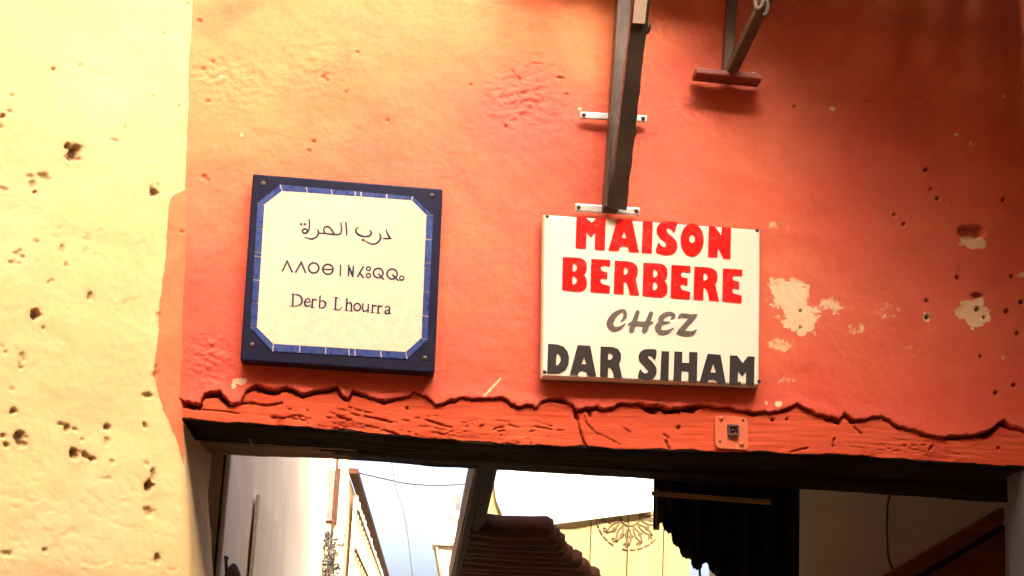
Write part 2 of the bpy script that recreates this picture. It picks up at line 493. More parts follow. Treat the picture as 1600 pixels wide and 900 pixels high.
# scratch up from the crack
c1, c2 = PY(756, 620), PY(782, 592)
chip = np.maximum(chip, 0.95 * sst(0.0035, 0.001, seg_dist(X, Z, [(c1.x, c1.z), (c2.x, c2.z)])))
# nail holes and pits: (px, py, radius px)
for (px, py, r) in [(1463, 312, 4.5), (1452, 297, 3), (1396, 337, 4.2), (1411, 351, 4.2), (1566, 313, 5), (1445, 267, 5), (1494, 435, 4.5), (1446, 471, 4), (1447, 497, 6),
                    (1525, 484, 5.5), (1536, 497, 3.5), (1530, 558, 3.5), (1571, 487, 4.5), (1595, 473, 5.5), (1588, 522, 4.5), (1579, 433, 3.5), (1582, 603, 4.5), (1554, 615, 4.5),
                    (1250, 487, 3), (1249, 513, 3), (510, 127, 5), (505, 122, 4), (559, 83, 4), (325, 160, 5), (318, 110, 5), (333, 98, 4), (312, 35, 6), (319, 278, 6), (325, 283, 4),
                    (490, 223, 4), (483, 237, 4), (605, 190, 3), (790, 200, 4), (735, 134, 3), (540, 145, 3), (1240, 168, 3)]:
    kk = 0.72 if px > 1000 else 0.8
    dk = 0.85 if px > 1000 else 0.18
    b = blob(px, py, r * kk, r * kk) + 0.35 * (fbm(X * 200, Z * 200, int(px) % 97, 2) - 0.5)
    Y += (0.010 if px > 1000 else 0.004) * sst(1.25, 0.55, b)
    dirt = np.maximum(dirt, dk * sst(1.15, 0.6, b))
# the hollow with broken cream edge
b = blob(1516, 364, 25, 13) + 0.3 * (fbm(X * 70, Z * 70, 91, 3) - 0.5)
Y += 0.016 * sst(1.1, 0.6, b)
dirt = np.maximum(dirt, 0.35 * sst(1.0, 0.7, b))
b = blob(1525, 463, 12, 6) + 0.3 * (fbm(X * 90, Z * 90, 93, 3) - 0.5)
Y += 0.008 * sst(1.1, 0.5, b); dirt = np.maximum(dirt, 0.5 * sst(1.0, 0.6, b))
# hairline cracks
for pts, wd, dp in [([(846, 131), (858, 127), (872, 122), (884, 124), (897, 128)], 2.0, .006), ([(874, 124), (874, 137), (880, 147), (886, 149)], 1.6, .004),
                    ([(836, 131), (842, 137), (847, 142)], 2.0, .005), ([(800, 112), (806, 118), (812, 126)], 2.0, .004), ([(1350, 158), (1362, 162), (1376, 166), (1384, 171)], 1.8, .005), ([(1392, 158), (1412, 164), (1428, 156), (1445, 152)], 1.4, .003),
                    ([(1374, 136), (1378, 146)], 1.5, .003), ([(1344, 128), (1354, 135)], 1.5, .003), ([(1546, 142), (1552, 150)], 1.8, .004), ([(832, 100), (848, 101), (862, 104)], 1.8, .004), ([(1570, 125), (1592, 128)], 1.2, .003),
                    ([(600, 617), (625, 610), (640, 603)], 1.0, .0025)]:
    q = [(PY(*p).x, PY(*p).z) for p in pts]
    d = seg_dist(X, Z, q) / PXM + 1.6 * (fbm(X * 130, Z * 130, 95, 3) - 0.42)
    brk = sst(0.30, 0.55, fbm(X * 60, Z * 60, 97, 2))
    Y += 0.8 * dp * brk * sst(wd * 1.1, wd * 0.1, d)
    dirt = np.maximum(dirt, 0.32 * brk * sst(wd * 0.9, wd * 0.1, d))
# the ragged lower lip of the plaster
lip = 0.4 + 1.2 * fbm(X * 9, X * 0 + 3.3, 99, 3)
Y -= 0.0025 * lip * sst(0.030, 0.0, d_above) * (d_above > 0)
Y = np.where(d_above < 0, np.minimum(Y + (-d_above) * 11.0, 0.05), Y)
me = grid_mesh(np.stack([X, Y, Z], -1), dict(chip=chip, dirt=dirt, redder=np.clip(redder, 0, 1), dusty=np.clip(dusty, 0, 1), lit_tone=np.clip(lit_tone, 0, 1)))
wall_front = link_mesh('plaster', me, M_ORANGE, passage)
# body of the house behind the plaster
bm = bmesh.new()
box_bm(bm, (x0 + x1) / 2, 0.30, (2.36 + H_HOUSE) / 2 , x1 - x0 + 0.5, 0.46, H_HOUSE - 2.36 - 0.002)
from_bm('masonry', bm, M_OCHRE, passage)
box('masonry', (x1 + 0.26 + 1.3, 0.30, (2.78 + H_HOUSE) / 2), (2.6, 0.45, H_HOUSE - 2.78 - 0.01), M_OCHRE, passage)  # unseen extension, added to block sun passing right of the house
box('roof_coping', ((x0 + x1) / 2, 0.27, H_HOUSE + 0.06), (x1 - x0 + 0.5, 0.62, 0.12), M_ROOF, passage, bevel=0.01)

# ---- lintel: painted front, worn arris, raw underside
S = np.concatenate([np.arange(0.0, 0.150, 0.0024), np.arange(0.150, 0.36, 0.006)])   # path: front face down, round the arris, back
rr_ = 0.010
LX = np.arange(x0 + 0.02, x1, 0.0028)
SX, LXg = np.meshgrid(S, LX, indexing='ij')
ze = z_edge(LXg) + 0.003 * (fbm(LXg * 24, LXg * 0, 111, 4) - 0.5)
front_len = 0.105
a0 = front_len; a1 = front_len + rr_ * math.pi / 2
ang = np.clip((SX - a0) / rr_, 0, math.pi / 2)
y_ = np.where(SX <= a0, 0.0, np.where(SX <= a1, rr_ * (1 - np.cos(ang)), rr_ + (SX - a1)))
zf = np.where(SX <= a0, ze + rr_ + (a0 - SX), np.where(SX <= a1, ze + rr_ * (1 - np.sin(ang)), ze))
NY = np.where(SX <= a0, -1.0, np.where(SX <= a1, -np.cos(ang), 0.0)); NZ = np.where(SX <= a0, 0.0, np.where(SX <= a1, -np.sin(ang), -1.0))
grain = fbm(LXg * 9, SX * 170 + LXg * 3, 121, 4)
disp = 0.0035 * (fbm(LXg * 5, SX * 18, 123, 4) - 0.5) + 0.0022 * (grain - 0.5)
near = sst(0.030, 0.004, np.abs(SX - a0 - 0.004))
tear = fbm(LXg * 30, SX * 330 - LXg * 40, 127, 4, 0.65)
tear_zone = np.maximum.reduce([sst(70, 30, np.abs(LXg - PY(520, 670).x) / PXM * 0.62), sst(90, 40, np.abs(LXg - PY(640, 680).x) / PXM), sst(110, 50, np.abs(LXg - PY(800, 690).x) / PXM), 0.35 * sst(150, 60, np.abs(LXg - PY(1430, 700).x) / PXM)])
disp -= (0.0055 * sst(0.63, 0.76, tear)) * sst(0.045, 0.012, np.abs(SX - a0 + 0.014)) * (0.12 + tear_zone)
disp -= near * 0.007 * np.clip(fbm(LXg * 14, SX * 30, 131, 4) - 0.52, 0, 1) * 2
ldirt = 0.4 * sst(0.66, 0.80, tear) * sst(0.040, 0.010, np.abs(SX - a0 + 0.012)) * tear_zone
FX, FZ = LXg, zf
crk = z_crack(LXg)
# groove under the plaster lip, of uneven width
gw = (1.8 + 9.0 * np.clip(fbm(LXg * 15, LXg * 0 + 8.0, 133, 3) - 0.38, 0, 1) * 1.8) * PXM
gd = np.where(FZ < crk, crk - FZ, 0)
gm = sst(1.35, 0.75, gd / gw + 1.3 * (fbm(LXg * 110, FZ * 160, 137, 3, 0.7) - 0.5)) * (SX < a0 + 0.004)
disp -= 0.026 * gm
ldirt = np.maximum(ldirt, 0.75 * gm)
# splits, slots, nail holes on the front of the beam
for pts, wd, dp in [([(900, 640), (903, 655), (906, 672), (912, 690), (918, 700)], 2.0, .010), ([(912, 642), (916, 660), (930, 676), (950, 684), (968, 694)], 1.3, .004), ([(1304, 685), (1302, 697)], 2.6, .012),
                    ([(1334, 667), (1345, 677)], 2.0, .006), ([(1458, 696), (1453, 703)], 2.6, .010), ([(1410, 697), (1450, 695)], 1.2, .004), ([(545, 636), (560, 641), (580, 646)], 1.6, .005), ([(570, 650), (600, 657), (612, 660)], 2.2, .007),
                    ([(532, 653), (548, 656)], 2.2, .008), ([(665, 656), (690, 664), (705, 668)], 2.0, .007), ([(315, 640), (350, 643), (372, 646)], 1.2, .004), ([(425, 652), (445, 654)], 2.6, .009), ([(450, 652), (478, 657)], 2.0, .006), ([(600, 672), (622, 680)], 2.0, .006),
                    ([(1040, 688), (1046, 702)], 2.2, .007), ([(1236, 706), (1262, 700)], 2.0, .008), ([(970, 665), (985, 676)], 1.6, .005), ([(1036, 678), (1044, 684)], 1.6, .004), ([(288, 632), (302, 636), (312, 634)], 6.5, .016), ([(324, 620), (338, 617), (352, 628), (357, 634)], 4.5, .012), ([(376, 630), (395, 630), (415, 634), (440, 630)], 2.6, .010),
                    ([(898, 644), (901, 652)], 4.0, .012), ([(918, 640), (922, 650)], 3.5, .010), ([(868, 626), (886, 629)], 4.5, .010), ([(448, 607), (460, 612)], 4.0, .010), ([(1440, 679), (1478, 684)], 3.5, .010), ([(1560, 662), (1580, 668)], 5.5, .014), ([(1210, 643), (1232, 640)], 4.0, .010)]:
    q = [(PY(*p).x, PY(*p).z) for p in pts]
    wd *= 0.8
    d = seg_dist(FX, FZ, q) / PXM + 2.4 * (fbm(LXg * 90, SX * 140, 141, 4, 0.65) - 0.47)
    m = sst(wd * 1.2, wd * 0.2, d) * (SX < a0 + 0.006)
    disp -= dp * m
    ldirt = np.maximum(ldirt, 0.6 * m)
for (px, py, r) in [(1060, 668, 3), (1207, 656, 3), (1230, 655, 2.5), (1560, 700, 2.5), (1437, 0, 1), (636, 638, 2)]:
    c = PY(px, py)
    m = sst(1.3, 0.6, np.hypot(FX - c.x, FZ - c.z) / (r * PXM)) * (SX < a0)
    disp -= 0.008 * m; ldirt = np.maximum(ldirt, 0.8 * m)
lpaint = sst(a0 + 0.007 , a0 - 0.003, SX + 0.010 * (fbm(LXg * 18, SX * 20, 151, 4) - 0.5))
under = (SX > a1)
disp += np.where(under, -0.010 * (fbm(LXg * 2.2, SX * 10, 161, 4) - 0.5) - 0.006 * (fbm(LXg * 6, SX * 90, 163, 3) - 0.5), 0)
P = np.stack([LXg, y_ + NY * disp, zf + NZ * disp], -1)
lintel = link_mesh('lintel', grid_mesh(P[::-1], dict(paint=lpaint[::-1], dirt=np.clip(ldirt, 0, 1)[::-1])), M_LINTEL, passage)
# the timbers behind it that make up the rest of the soffit
def timber(name, pxl, pyl, pxr, pyr, ya, yb, hgt, mat, seed, parent=passage, lift=0.0, amp=0.006):
    """a beam whose lower rear arris runs between two photo points lying at depth yb"""
    A, B = PY(pxl, pyl, yb), PY(pxr, pyr, yb)
    n = 90
    u = np.linspace(0, 1, n)
    xs_ = A.x + (B.x - A.x) * u; zs_ = A.z + (B.z - A.z) * u + lift
    sec = []
    m = 9
    for i in range(m): sec.append((ya + (yb - ya) * i / (m - 1), 0.0))
    for i in range(1, 5): sec.append((yb, hgt * i / 4))
    for i in range(1, 3): sec.append((yb + (ya - yb) * i / 2, hgt))
    for i in range(1, 5): sec.append((ya, hgt * (1 - i / 4)))
    sec = np.array(sec)
    P = np.zeros((len(sec), n, 3))
    for j, (yy, hh) in enumerate(sec):
        nz = (fbm(xs_ * 4 + seed, xs_ * 0 + j * 0.45, seed, 4) - 0.5) * (amp * 2)
        nz2 = (fbm(xs_ * 30 + seed, xs_ * 0 + j * 1.7, seed + 5, 3) - 0.5) * amp * 0.6
        if j == len(sec) - 1:
            P[j] = P[0]
            continue
        P[j, :, 0] = xs_; P[j, :, 1] = yy + (nz2 if j > m // 2 else -nz2); P[j, :, 2] = zs_ + hh + nz + nz2
    me = grid_mesh(P[::-1])
    bm = bmesh.new(); bm.from_mesh(me)
    bmesh.ops.remove_doubles(bm, verts=bm.verts, dist=1e-6)
    es = [e for e in bm.edges if e.is_boundary]
    bmesh.ops.holes_fill(bm, edges=es, sides=0)
    bmesh.ops.recalc_face_normals(bm, faces=bm.faces)
    for f in bm.faces: f.smooth = True
    bpy.data.meshes.remove(me)
    return from_bm(name, bm, mat, parent)
timber('soffit_beam', 270, 702, 1660, 790, 0.365, 0.52, 0.16, M_DARKWOOD, 201)
timber('bounce_lit_board', 262, 700, 560, 711, 0.30, 0.515, 0.05, M_PALEWOOD, 211, lift=-0.012, amp=0.004)  # pale board puts bounced sunlight on the soffit into the timber colour
# ---- pale strip nailed along the rear edge of the soffit
a, b = PY(1018, 771, 0.535), PY(1204, 785, 0.535)
bar('edge_strip', a, b, 0.008, 0.012, M_PALEWOOD, passage, (0, 1, 0), 0.002)
# bent nail left sticking out of the soffit
zn = PY(382, 678, 0.16)
tube('bent_nail', [PY(381, 676, 0.16), PY(387, 683, 0.155), PY(392, 690, 0.15), PY(395, 696, 0.145)], [0.0022, 0.0022, 0.002, 0.0016], M_ZINC, passage, 6)

# ---- yellow corner house: slanting wall towards the viewer, and the reveal under the lintel
corner_house = empty('corner_house', (float(corner_x(0)) - 0.6, -0.5, 0), 'pale yellow plastered corner house with pitted wall and orange paint along its edge', 'building')
DIR = Vector((-0.80, -0.60, 0)).normalized()
NRM = Vector((-DIR.y, DIR.x, 0)) * 1.0
if NRM.y > 0: NRM = -NRM
RC = 0.035
s_fine = np.arange(0, 0.62, 0.0032)
sv = np.concatenate([np.linspace(-0.50, -0.02, 60)[:-1], np.arange(-0.02, 0.0, 0.0032), s_fine, np.arange(0.62, 1.7, 0.009)[1:], np.linspace(1.7, 3.4, 60)[1:]])
zf0, zf1 = PY(0, 960).z - 0.02, PY(0, -30).z
zv = np.concatenate([np.linspace(0.0, zf0, 20)[:-1], np.arange(zf0, zf1, 0.0032), np.linspace(zf1, 7.8, 16)[1:]])
SV, ZV = np.meshgrid(sv, zv)
cxv = corner_x(ZV)
# path with a rounded arris between reveal (+y) and wall (DIR)
def path(s):
    px_ = np.where(s < 0, 0.0, s * DIR.x); py_ = np.where(s < 0, -s, s * DIR.y)
    return px_, py_
k = 7
ax_ = 0; ay_ = 0
rw = 0.022
for t in np.linspace(-rw, rw, k):
    qx, qy = path(SV + t)
    ax_ = ax_ + qx / k; ay_ = ay_ + qy / k
nx = np.where(SV < 0, 1.0, NRM.x); ny = np.where(SV < 0, 0.0, NRM.y)
wmix = sst(-rw, rw, SV)
nx = 1.0 * (1 - wmix) + NRM.x * wmix; ny = 0.0 * (1 - wmix) + NRM.y * wmix
nl = np.hypot(nx, ny); nx, ny = nx / nl, ny / nl
dsp = 0.016 * (fbm(SV * 2.6, ZV * 2.6, 301, 4) - 0.5) + 0.0045 * (fbm(SV * 17, ZV * 17, 311, 4) - 0.5) + 0.0012 * (fbm(SV * 110, ZV * 110, 321, 3) - 0.5)
ydirt = np.zeros_like(SV); ypaint = np.zeros_like(SV)
C0 = Vector((0, 0, 0))
def on_yellow(px, py):
    """photo pixel -> (s, z) on the slanting wall"""
    d = ray(px, py)
    s, z = 0.2, 2.5
    for _ in range(6):
        c = Vector((float(corner_x(z)), 0, 0))
        t = (c - CAM).dot(NRM) / d.dot(NRM)
        p = CAM + d * t
        z = p.z
        s = (p - Vector((float(corner_x(z)), 0, p.z))).dot(DIR)
    return s, z
bnd = [(310, -60), (307, 0), (304, 60), (301, 120), (298, 180), (291, 240), (289, 296), (270, 304), (262, 320), (261, 350), (258, 400), (252, 440), (248, 480), (246, 520), (240, 560), (241, 590), (247, 614), (254, 640), (266, 668), (277, 690), (286, 712), (296, 740)]
bz = []; bs = []
for p in bnd:
    s_, z_ = on_yellow(*p); bs.append(s_); bz.append(z_)
bz = np.array(bz); bs = np.array(bs); o_ = np.argsort(bz)
lim_s = np.interp(ZV, bz[o_], bs[o_]) + 0.006 * (fbm(ZV * 60, SV * 40, 331, 4) - 0.5)
ypaint = sst(0.004, -0.004, SV - lim_s) * (ZV > bz.min()) * sst(-0.016, -0.006, SV + 100 * (ZV > PY(285, 640).z))
ybare = sst(-0.012, -0.03, SV)
# skin of paint raised over the bare plaster at that edge
dsp += 0.0022 * ypaint
def yblob(px, py, rx, ry):
    s_, z_ = on_yellow(px, py)
    s2, _ = on_yellow(px + 1, py); _, z2 = on_yellow(px, py + 1)
    return np.hypot((SV - s_) / (rx * abs(s2 - s_)), (ZV - z_) / (ry * abs(z2 - z_)))
for (px, py, rx, ry, dp) in [(116, 238, 13, 15, .020), (107, 228, 5, 7, .012), (70, 275, 11, 6, .006), (52, 288, 5, 9, .006), (48, 276, 8, 4, .004), (55, 300, 4, 4, .006), (240, 300, 7, 8, .012), (247, 289, 3, 3, .005), (4, 182, 5, 5, .010), (85, 108, 4, 3, .006),
                         (24, 396, 10, 4, .004), (35, 402, 5, 4, .004), (140, 460, 6, 9, .010), (54, 492, 8, 9, .016), (68, 513, 3, 3, .006), (20, 642, 6, 7, .010), (32, 687, 12, 12, .014), (5, 681, 4, 4, .010), (9, 694, 5, 5, .010), (117, 711, 9, 14, .016),
                         (134, 710, 7, 7, .010), (144, 716, 9, 5, .010), (95, 663, 7, 5, .010), (105, 670, 6, 8, .010), (116, 671, 5, 4, .006), (129, 688, 5, 4, .004), (168, 667, 5, 5, .012), (169, 690, 5, 8, .004), (228, 666, 4, 6, .010), (234, 759, 10, 10, .018), (240, 742, 4, 14, .008),
                         (230, 725, 6, 8, .004), (232, 800, 10, 8, .006), (246, 872, 5, 10, .010), (70, 860, 4, 4, .006), (10, 865, 10, 6, .004), (232, 618, 8, 5, .008), (243, 580, 4, 14, .006), (247, 500, 4, 16, .004), (168, 748, 10, 5, .003), (175, 722, 4, 4, .004)]:
    sd_ = int(px * 7 + py) % 83
    b = yblob(px, py, rx, ry) + 1.5 * (fbm(SV * 75 + ZV * 25, ZV * 75 - SV * 25, sd_, 4, 0.65) - 0.47)
    ydirt = np.maximum(ydirt, min(0.22, dp * 14) * sst(2.3, 0.7, b))
    dsp -= dp * sst(1.1, 0.45, b)
    ydirt = np.maximum(ydirt, min(0.9, dp * 62) * sst(1.05, 0.35, b))
# faint trowel scratches in the lower left
scr = fbm(SV * 26 + ZV * 60, ZV * 60 - SV * 40, 341, 3)
spk = sst(0.80, 0.88, fbm(SV * 55, ZV * 55, 347, 2)) * sst(0.45, 0.62, fbm(SV * 5, ZV * 5, 349, 3)) * (SV > 0.01)
dsp -= 0.004 * spk
ydirt = np.maximum(ydirt, 0.35 * spk)
lowz = sst(PY(150, 700).z, PY(150, 800).z, ZV)
dsp -= 0.0011 * sst(0.62, 0.76, scr) * (0.15 + 0.85 * lowz) * (SV > 0.01)
Pv = np.stack([cxv + ax_ + nx * dsp, ay_ + ny * dsp, ZV], -1)
link_mesh('plaster', grid_mesh(Pv[:, ::-1], dict(paint=ypaint[:, ::-1], dirt=ydirt[:, ::-1], bare=ybare[:, ::-1])), M_YELLOW, corner_house)
e3 = Vector((float(corner_x(3)), 0, 0)) + DIR * 3.35
bm = bmesh.new()
inn = -NRM * 0.06
poly = [Vector((float(corner_x(0)) - 0.05, 0.50, 0)), Vector((float(corner_x(0)) - 0.06, 0.0, 0)) + inn, e3 + inn, e3 + inn + Vector((-1.5, 2.5, 0)), Vector((float(corner_x(0)) - 2.2, 0.50, 0))]
poly_extrude_bm(bm, poly, (0, 0, 7.75))
from_bm('masonry', bm, M_OCHRE, corner_house)

# ---- right-hand side: jamb and blue-grey house running back past the viewer
side_house = empty('side_house', (XR + 0.3, -2.0, 0), 'blue-grey plastered side house forming the right jamb of the passage', 'building')
def rough_wall(name, p, q, z0, z1, mat, parent, step=0.02, amp=0.008, seed=1, flip=False):
    p = Vector(p); q = Vector(q)
    L = (q - p).length; d = (q - p) / L; n = Vector((d.y, -d.x, 0))
    u = np.linspace(0, L, max(int(L / step), 2)); z = np.linspace(z0, z1, max(int((z1 - z0) / step), 2))
    U, ZZ = np.meshgrid(u, z)
    h = amp * 2 * (fbm(U * 3, ZZ * 3, seed, 4) - 0.5) + amp * 0.5 * (fbm(U * 20, ZZ * 20, seed + 3, 3) - 0.5)
    P = np.stack([p.x + d.x * U + n.x * h, p.y + d.y * U + n.y * h, ZZ], -1)
    if flip: P = P[:, ::-1]
    return link_mesh(name, grid_mesh(P), mat, parent)
xj = PY(1573, 850, 0.12).x
bm = bmesh.new(); box_bm(bm, (xj + 2.6) / 2 + 0.1, 0.062, 1.12, 2.6 - xj + 0.2, 0.116, 2.235, bevel=0.012)
from_bm('jamb', bm, M_BLUEGREY, side_house)
rough_wall('plaster', (XR + 0.004, -5.5, 0), (XR + 0.004, 0.0, 0), 0, 3.9, M_BLUEGREY, side_house, 0.03, 0.006, 5, True)
box('masonry', (XR + 1.32, -3.2, 1.94), (2.6, 6.4, 3.88), M_GREYPL, side_house)
# ---- unseen houses around the camera, added so light falls from above
opposite = empty('unseen_opposite_house', (0, -6.4, 0), 'unseen tall red-washed house blocking low sky across the alley facing the two signs', 'building')
box('wall', (-0.6, -6.4, 4.1), (8.0, 0.4, 8.2), M_REDWALL, opposite)
box('roof_coping', (-0.6, -6.4, 8.25), (8.1, 0.5, 0.10), M_ROOF, opposite)
neighbour = empty('unseen_neighbour_house', (-4.2, -4.2, 0), 'unseen red-washed neighbour house continuing the line of the yellow corner house', 'building')  # unseen, added to close off low sky on the left
box('wall', (-4.0, -4.1, 3.8), (0.4, 4.1, 7.6), M_REDWALL, neighbour)
box('roof_coping', (-4.0, -4.1, 7.65), (0.5, 4.2, 0.10), M_ROOF, neighbour)
far_right = empty('shading_house', (4.0, 6.8, 0), 'tall plaster house added to shade the ground of the alley beyond', 'building')  # house added to keep sun off the alley ground
box('wall', (4.0, 6.9, 2.4), (2.0, 10.2, 4.8), M_OCHRE, far_right)
box('roof_coping', (4.0, 6.9, 4.85), (2.1, 10.3, 0.10), M_ROOF, far_right)

# ================================================================== lettering helpers
def fill_curve(outlines, to3, depth, name, mat, parent, toward=(0, -1, 0)):
    """outlines: list of closed 2-D outlines (photo pixels), holes included; filled flat by an even-odd curve, lifted to 3-D"""
    cu = bpy.data.curves.new(name, 'CURVE'); cu.dimensions = '2D'; cu.fill_mode = 'BOTH'; cu.resolution_u = 1
    for o in outlines:
        sp = cu.splines.new('POLY'); sp.points.add(len(o) - 1); sp.use_cyclic_u = True
        for i, (x, y) in enumerate(o): sp.points[i].co = (x * 0.01, -y * 0.01, 0, 1)
    ob = bpy.data.objects.new(name, cu); COL.objects.link(ob)
    dg = bpy.context.evaluated_depsgraph_get(); dg.update()
    me = bpy.data.meshes.new_from_object(ob.evaluated_get(dg))
    bpy.data.objects.remove(ob); bpy.data.curves.remove(cu)
    me.name = name
    bm = bmesh.new(); bm.from_mesh(me); bpy.data.meshes.remove(me)
    for v in bm.verts: v.co = to3(v.co.x * 100, -v.co.y * 100)
    bmesh.ops.remove_doubles(bm, verts=bm.verts, dist=1e-6)
    bm.normal_update()
    for f in bm.faces:
        if f.normal.dot(Vector(toward)) < 0: f.normal_flip()
    r = bmesh.ops.extrude_face_region(bm, geom=list(bm.faces))
    vv = [e for e in r['geom'] if isinstance(e, bmesh.types.BMVert)]
    bmesh.ops.translate(bm, verts=vv, vec=Vector(toward) * depth)
    return from_bm(name, bm, mat, parent)

def stroke_outline(pts, closed=False):
    """pts: (x, y, width) -> outline of a pen stroke with round ends"""
    P = smooth_open(pts, 7) if len(pts) > 2 else [tuple(map(float, p)) for p in pts]
    L, R = [], []
    for i, (x, y, wd) in enumerate(P):
        ax, ay, _ = P[max(i - 1, 0)]; bx, by, _ = P[min(i + 1, len(P) - 1)]
        tx, ty = bx - ax, by - ay
        l = math.hypot(tx, ty) or 1.0
        nx_, ny_ = -ty / l, tx / l
        L.append((x + nx_ * wd / 2, y + ny_ * wd / 2)); R.append((x - nx_ * wd / 2, y - ny_ * wd / 2))
    def capp(p, q, rev):
        x, y, wd = p; tx, ty = x - q[0], y - q[1]; a = math.atan2(ty, tx)
        return [(x + math.cos(a + t) * wd / 2, y + math.sin(a + t) * wd / 2) for t in ((math.pi / 4, 0, -math.pi / 4) if not rev else (math.pi / 4, 0, -math.pi / 4))]
    return L + capp(P[-1], P[-2], False) + R[::-1] + capp(P[0], P[1], False)

def ring_outline(cx, cy, rx, ry, wd, n=28):
    o = [(cx + (rx + wd / 2) * math.cos(t), cy + (ry + wd / 2) * math.sin(t)) for t in np.linspace(0, 2 * math.pi, n, endpoint=False)]
    i = [(cx + (rx - wd / 2) * math.cos(t), cy + (ry - wd / 2) * math.sin(t)) for t in np.linspace(0, 2 * math.pi, n, endpoint=False)]
    return [o, i]

def zoomer(ox, oy, k):
    return lambda pts: [(ox + p[0] / k, oy + p[1] / k) + ((p[2] / k,) if len(p) > 2 else ()) for p in pts]

def glyph(name, pieces, to3_at, mat, parent, base=0.0003):
    """pieces: list of outline lists; each piece sits a hair above the one before so that overlaps never share a plane"""
    bm = bmesh.new()
    for i, outl in enumerate(pieces):
        o = fill_curve(outl, to3_at(base * 0.0), base + 0.00012 * i, name, None, None, FACE_N)
        bm.from_mesh(o.data)
        m = o.data
        bpy.data.objects.remove(o); bpy.data.meshes.remove(m)
    return from_bm(name, bm, mat, parent)

# ================================================================== street name plaque
y_pl = -0.022                     # wall side of the plaque
y_pf = -0.050                     # its face
FACE_N = (0, -1, 0)
ps = empty('street_name_sign', PY(530, 580, -0.03), 'square navy-framed tile plaque reading Derb Lhourra in three scripts', 'sign')
zp = zoomer(360, 250, 2.5)
def pl3(y): return lambda x, y_: PY(x, y_, y)
# slab
bm = bmesh.new()
outer = [(395, 271), (692, 295), (679, 583), (375, 563)]
fr = [PY(x, y, y_pf) for x, y in outer]
bk = [p + Vector((0, y_pl - y_pf + 0.020, 0)) for p in fr]
bf = [bm.verts.new(p) for p in fr]; bb = [bm.verts.new(p) for p in bk]
bm.faces.new(bf); bm.faces.new(bb[::-1])
for i in range(4): bm.faces.new((bf[i], bb[i], bb[(i + 1) % 4], bf[(i + 1) % 4]))
bmesh.ops.recalc_face_normals(bm, faces=bm.faces)
bmesh.ops.bevel(bm, geom=[e for e in bm.edges], offset=0.0035, segments=3, affect='EDGES', profile=0.5)
slab = from_bm('tile_slab', bm, M_NAVY, ps)
pin = zp([(203, 122), (708, 158), (765, 215), (745, 695), (685, 750), (168, 718), (105, 655), (133, 175)])
pout = zp([(195, 97), (712, 143), (792, 218), (769, 702), (690, 777), (165, 747), (78, 655), (107, 168)])
# white glaze ground below the border pieces
def flat_poly(name, pts, y, th, mat, parent, bev=0.0):
    bm = bmesh.new()
    poly_extrude_bm(bm, [PY(p[0], p[1], y) for p in pts], (0, -th, 0))
    if bev: bmesh.ops.bevel(bm, geom=list(bm.edges), offset=bev, segments=1, affect='EDGES')
    return from_bm(name, bm, mat, parent)
flat_poly('grout_bed', pout, y_pf + 0.0005, 0.0010, M_CREAMTILE, ps)
def lerp(a, b, t): return (a[0] + (b[0] - a[0]) * t, a[1] + (b[1] - a[1]) * t)
cuts = {0: [.195, .385, .565, .61, .805], 1: [0], 2: [.195, .385, .43, .62, .815], 3: [0], 4: [.19, .385, .43, .605, .80], 5: [0], 6: [.195, .385, .575, .61, .80], 7: [0]}
for e in range(8):
    i0, i1 = pin[e], pin[(e + 1) % 8]; o0, o1 = pout[e], pout[(e + 1) % 8]
    cs = [0.0] + [c for c in cuts[e] if c > 0] + [1.0]
    for a_, b_ in zip(cs[:-1], cs[1:]):
        L = math.hypot(i1[0] - i0[0], i1[1] - i0[1])
        gp = 0.75 / L
        if (b_ - a_) < 3 * gp: continue
        ja, jb = a_ + gp * (0.8 + 0.6 * random.random()), b_ - gp * (0.8 + 0.6 * random.random())
        ji = random.uniform(0.0, 0.05)
        q = [lerp(lerp(o0, o1, ja), lerp(i0, i1, ja), 0.0), lerp(o0, o1, jb), lerp(lerp(o0, o1, jb), lerp(i0, i1, jb), 0.97 - ji), lerp(lerp(o0, o1, ja), lerp(i0, i1, ja), 0.97 - random.uniform(0, .05))]
        flat_poly('border_tile', q, y_pf - 0.0004, 0.0014, M_BLUE, ps)
flat_poly('name_panel', pin, y_pf - 0.0006, 0.0009, M_CREAMTILE, ps)
yt = y_pf - 0.0017
zc_ = zoomer(440, 320, 4.736)
def S(*pts): return [stroke_outline(zc_([(p[0], p[1], p[2] * 1.28 + 0.6) for p in pts]))]
def RG(cx, cy, rx, ry, wd): return [zc_(o) for o in ring_outline(cx, cy, rx, ry, wd * 1.28 + 0.6)]
def lt(p): return pl3(yt)
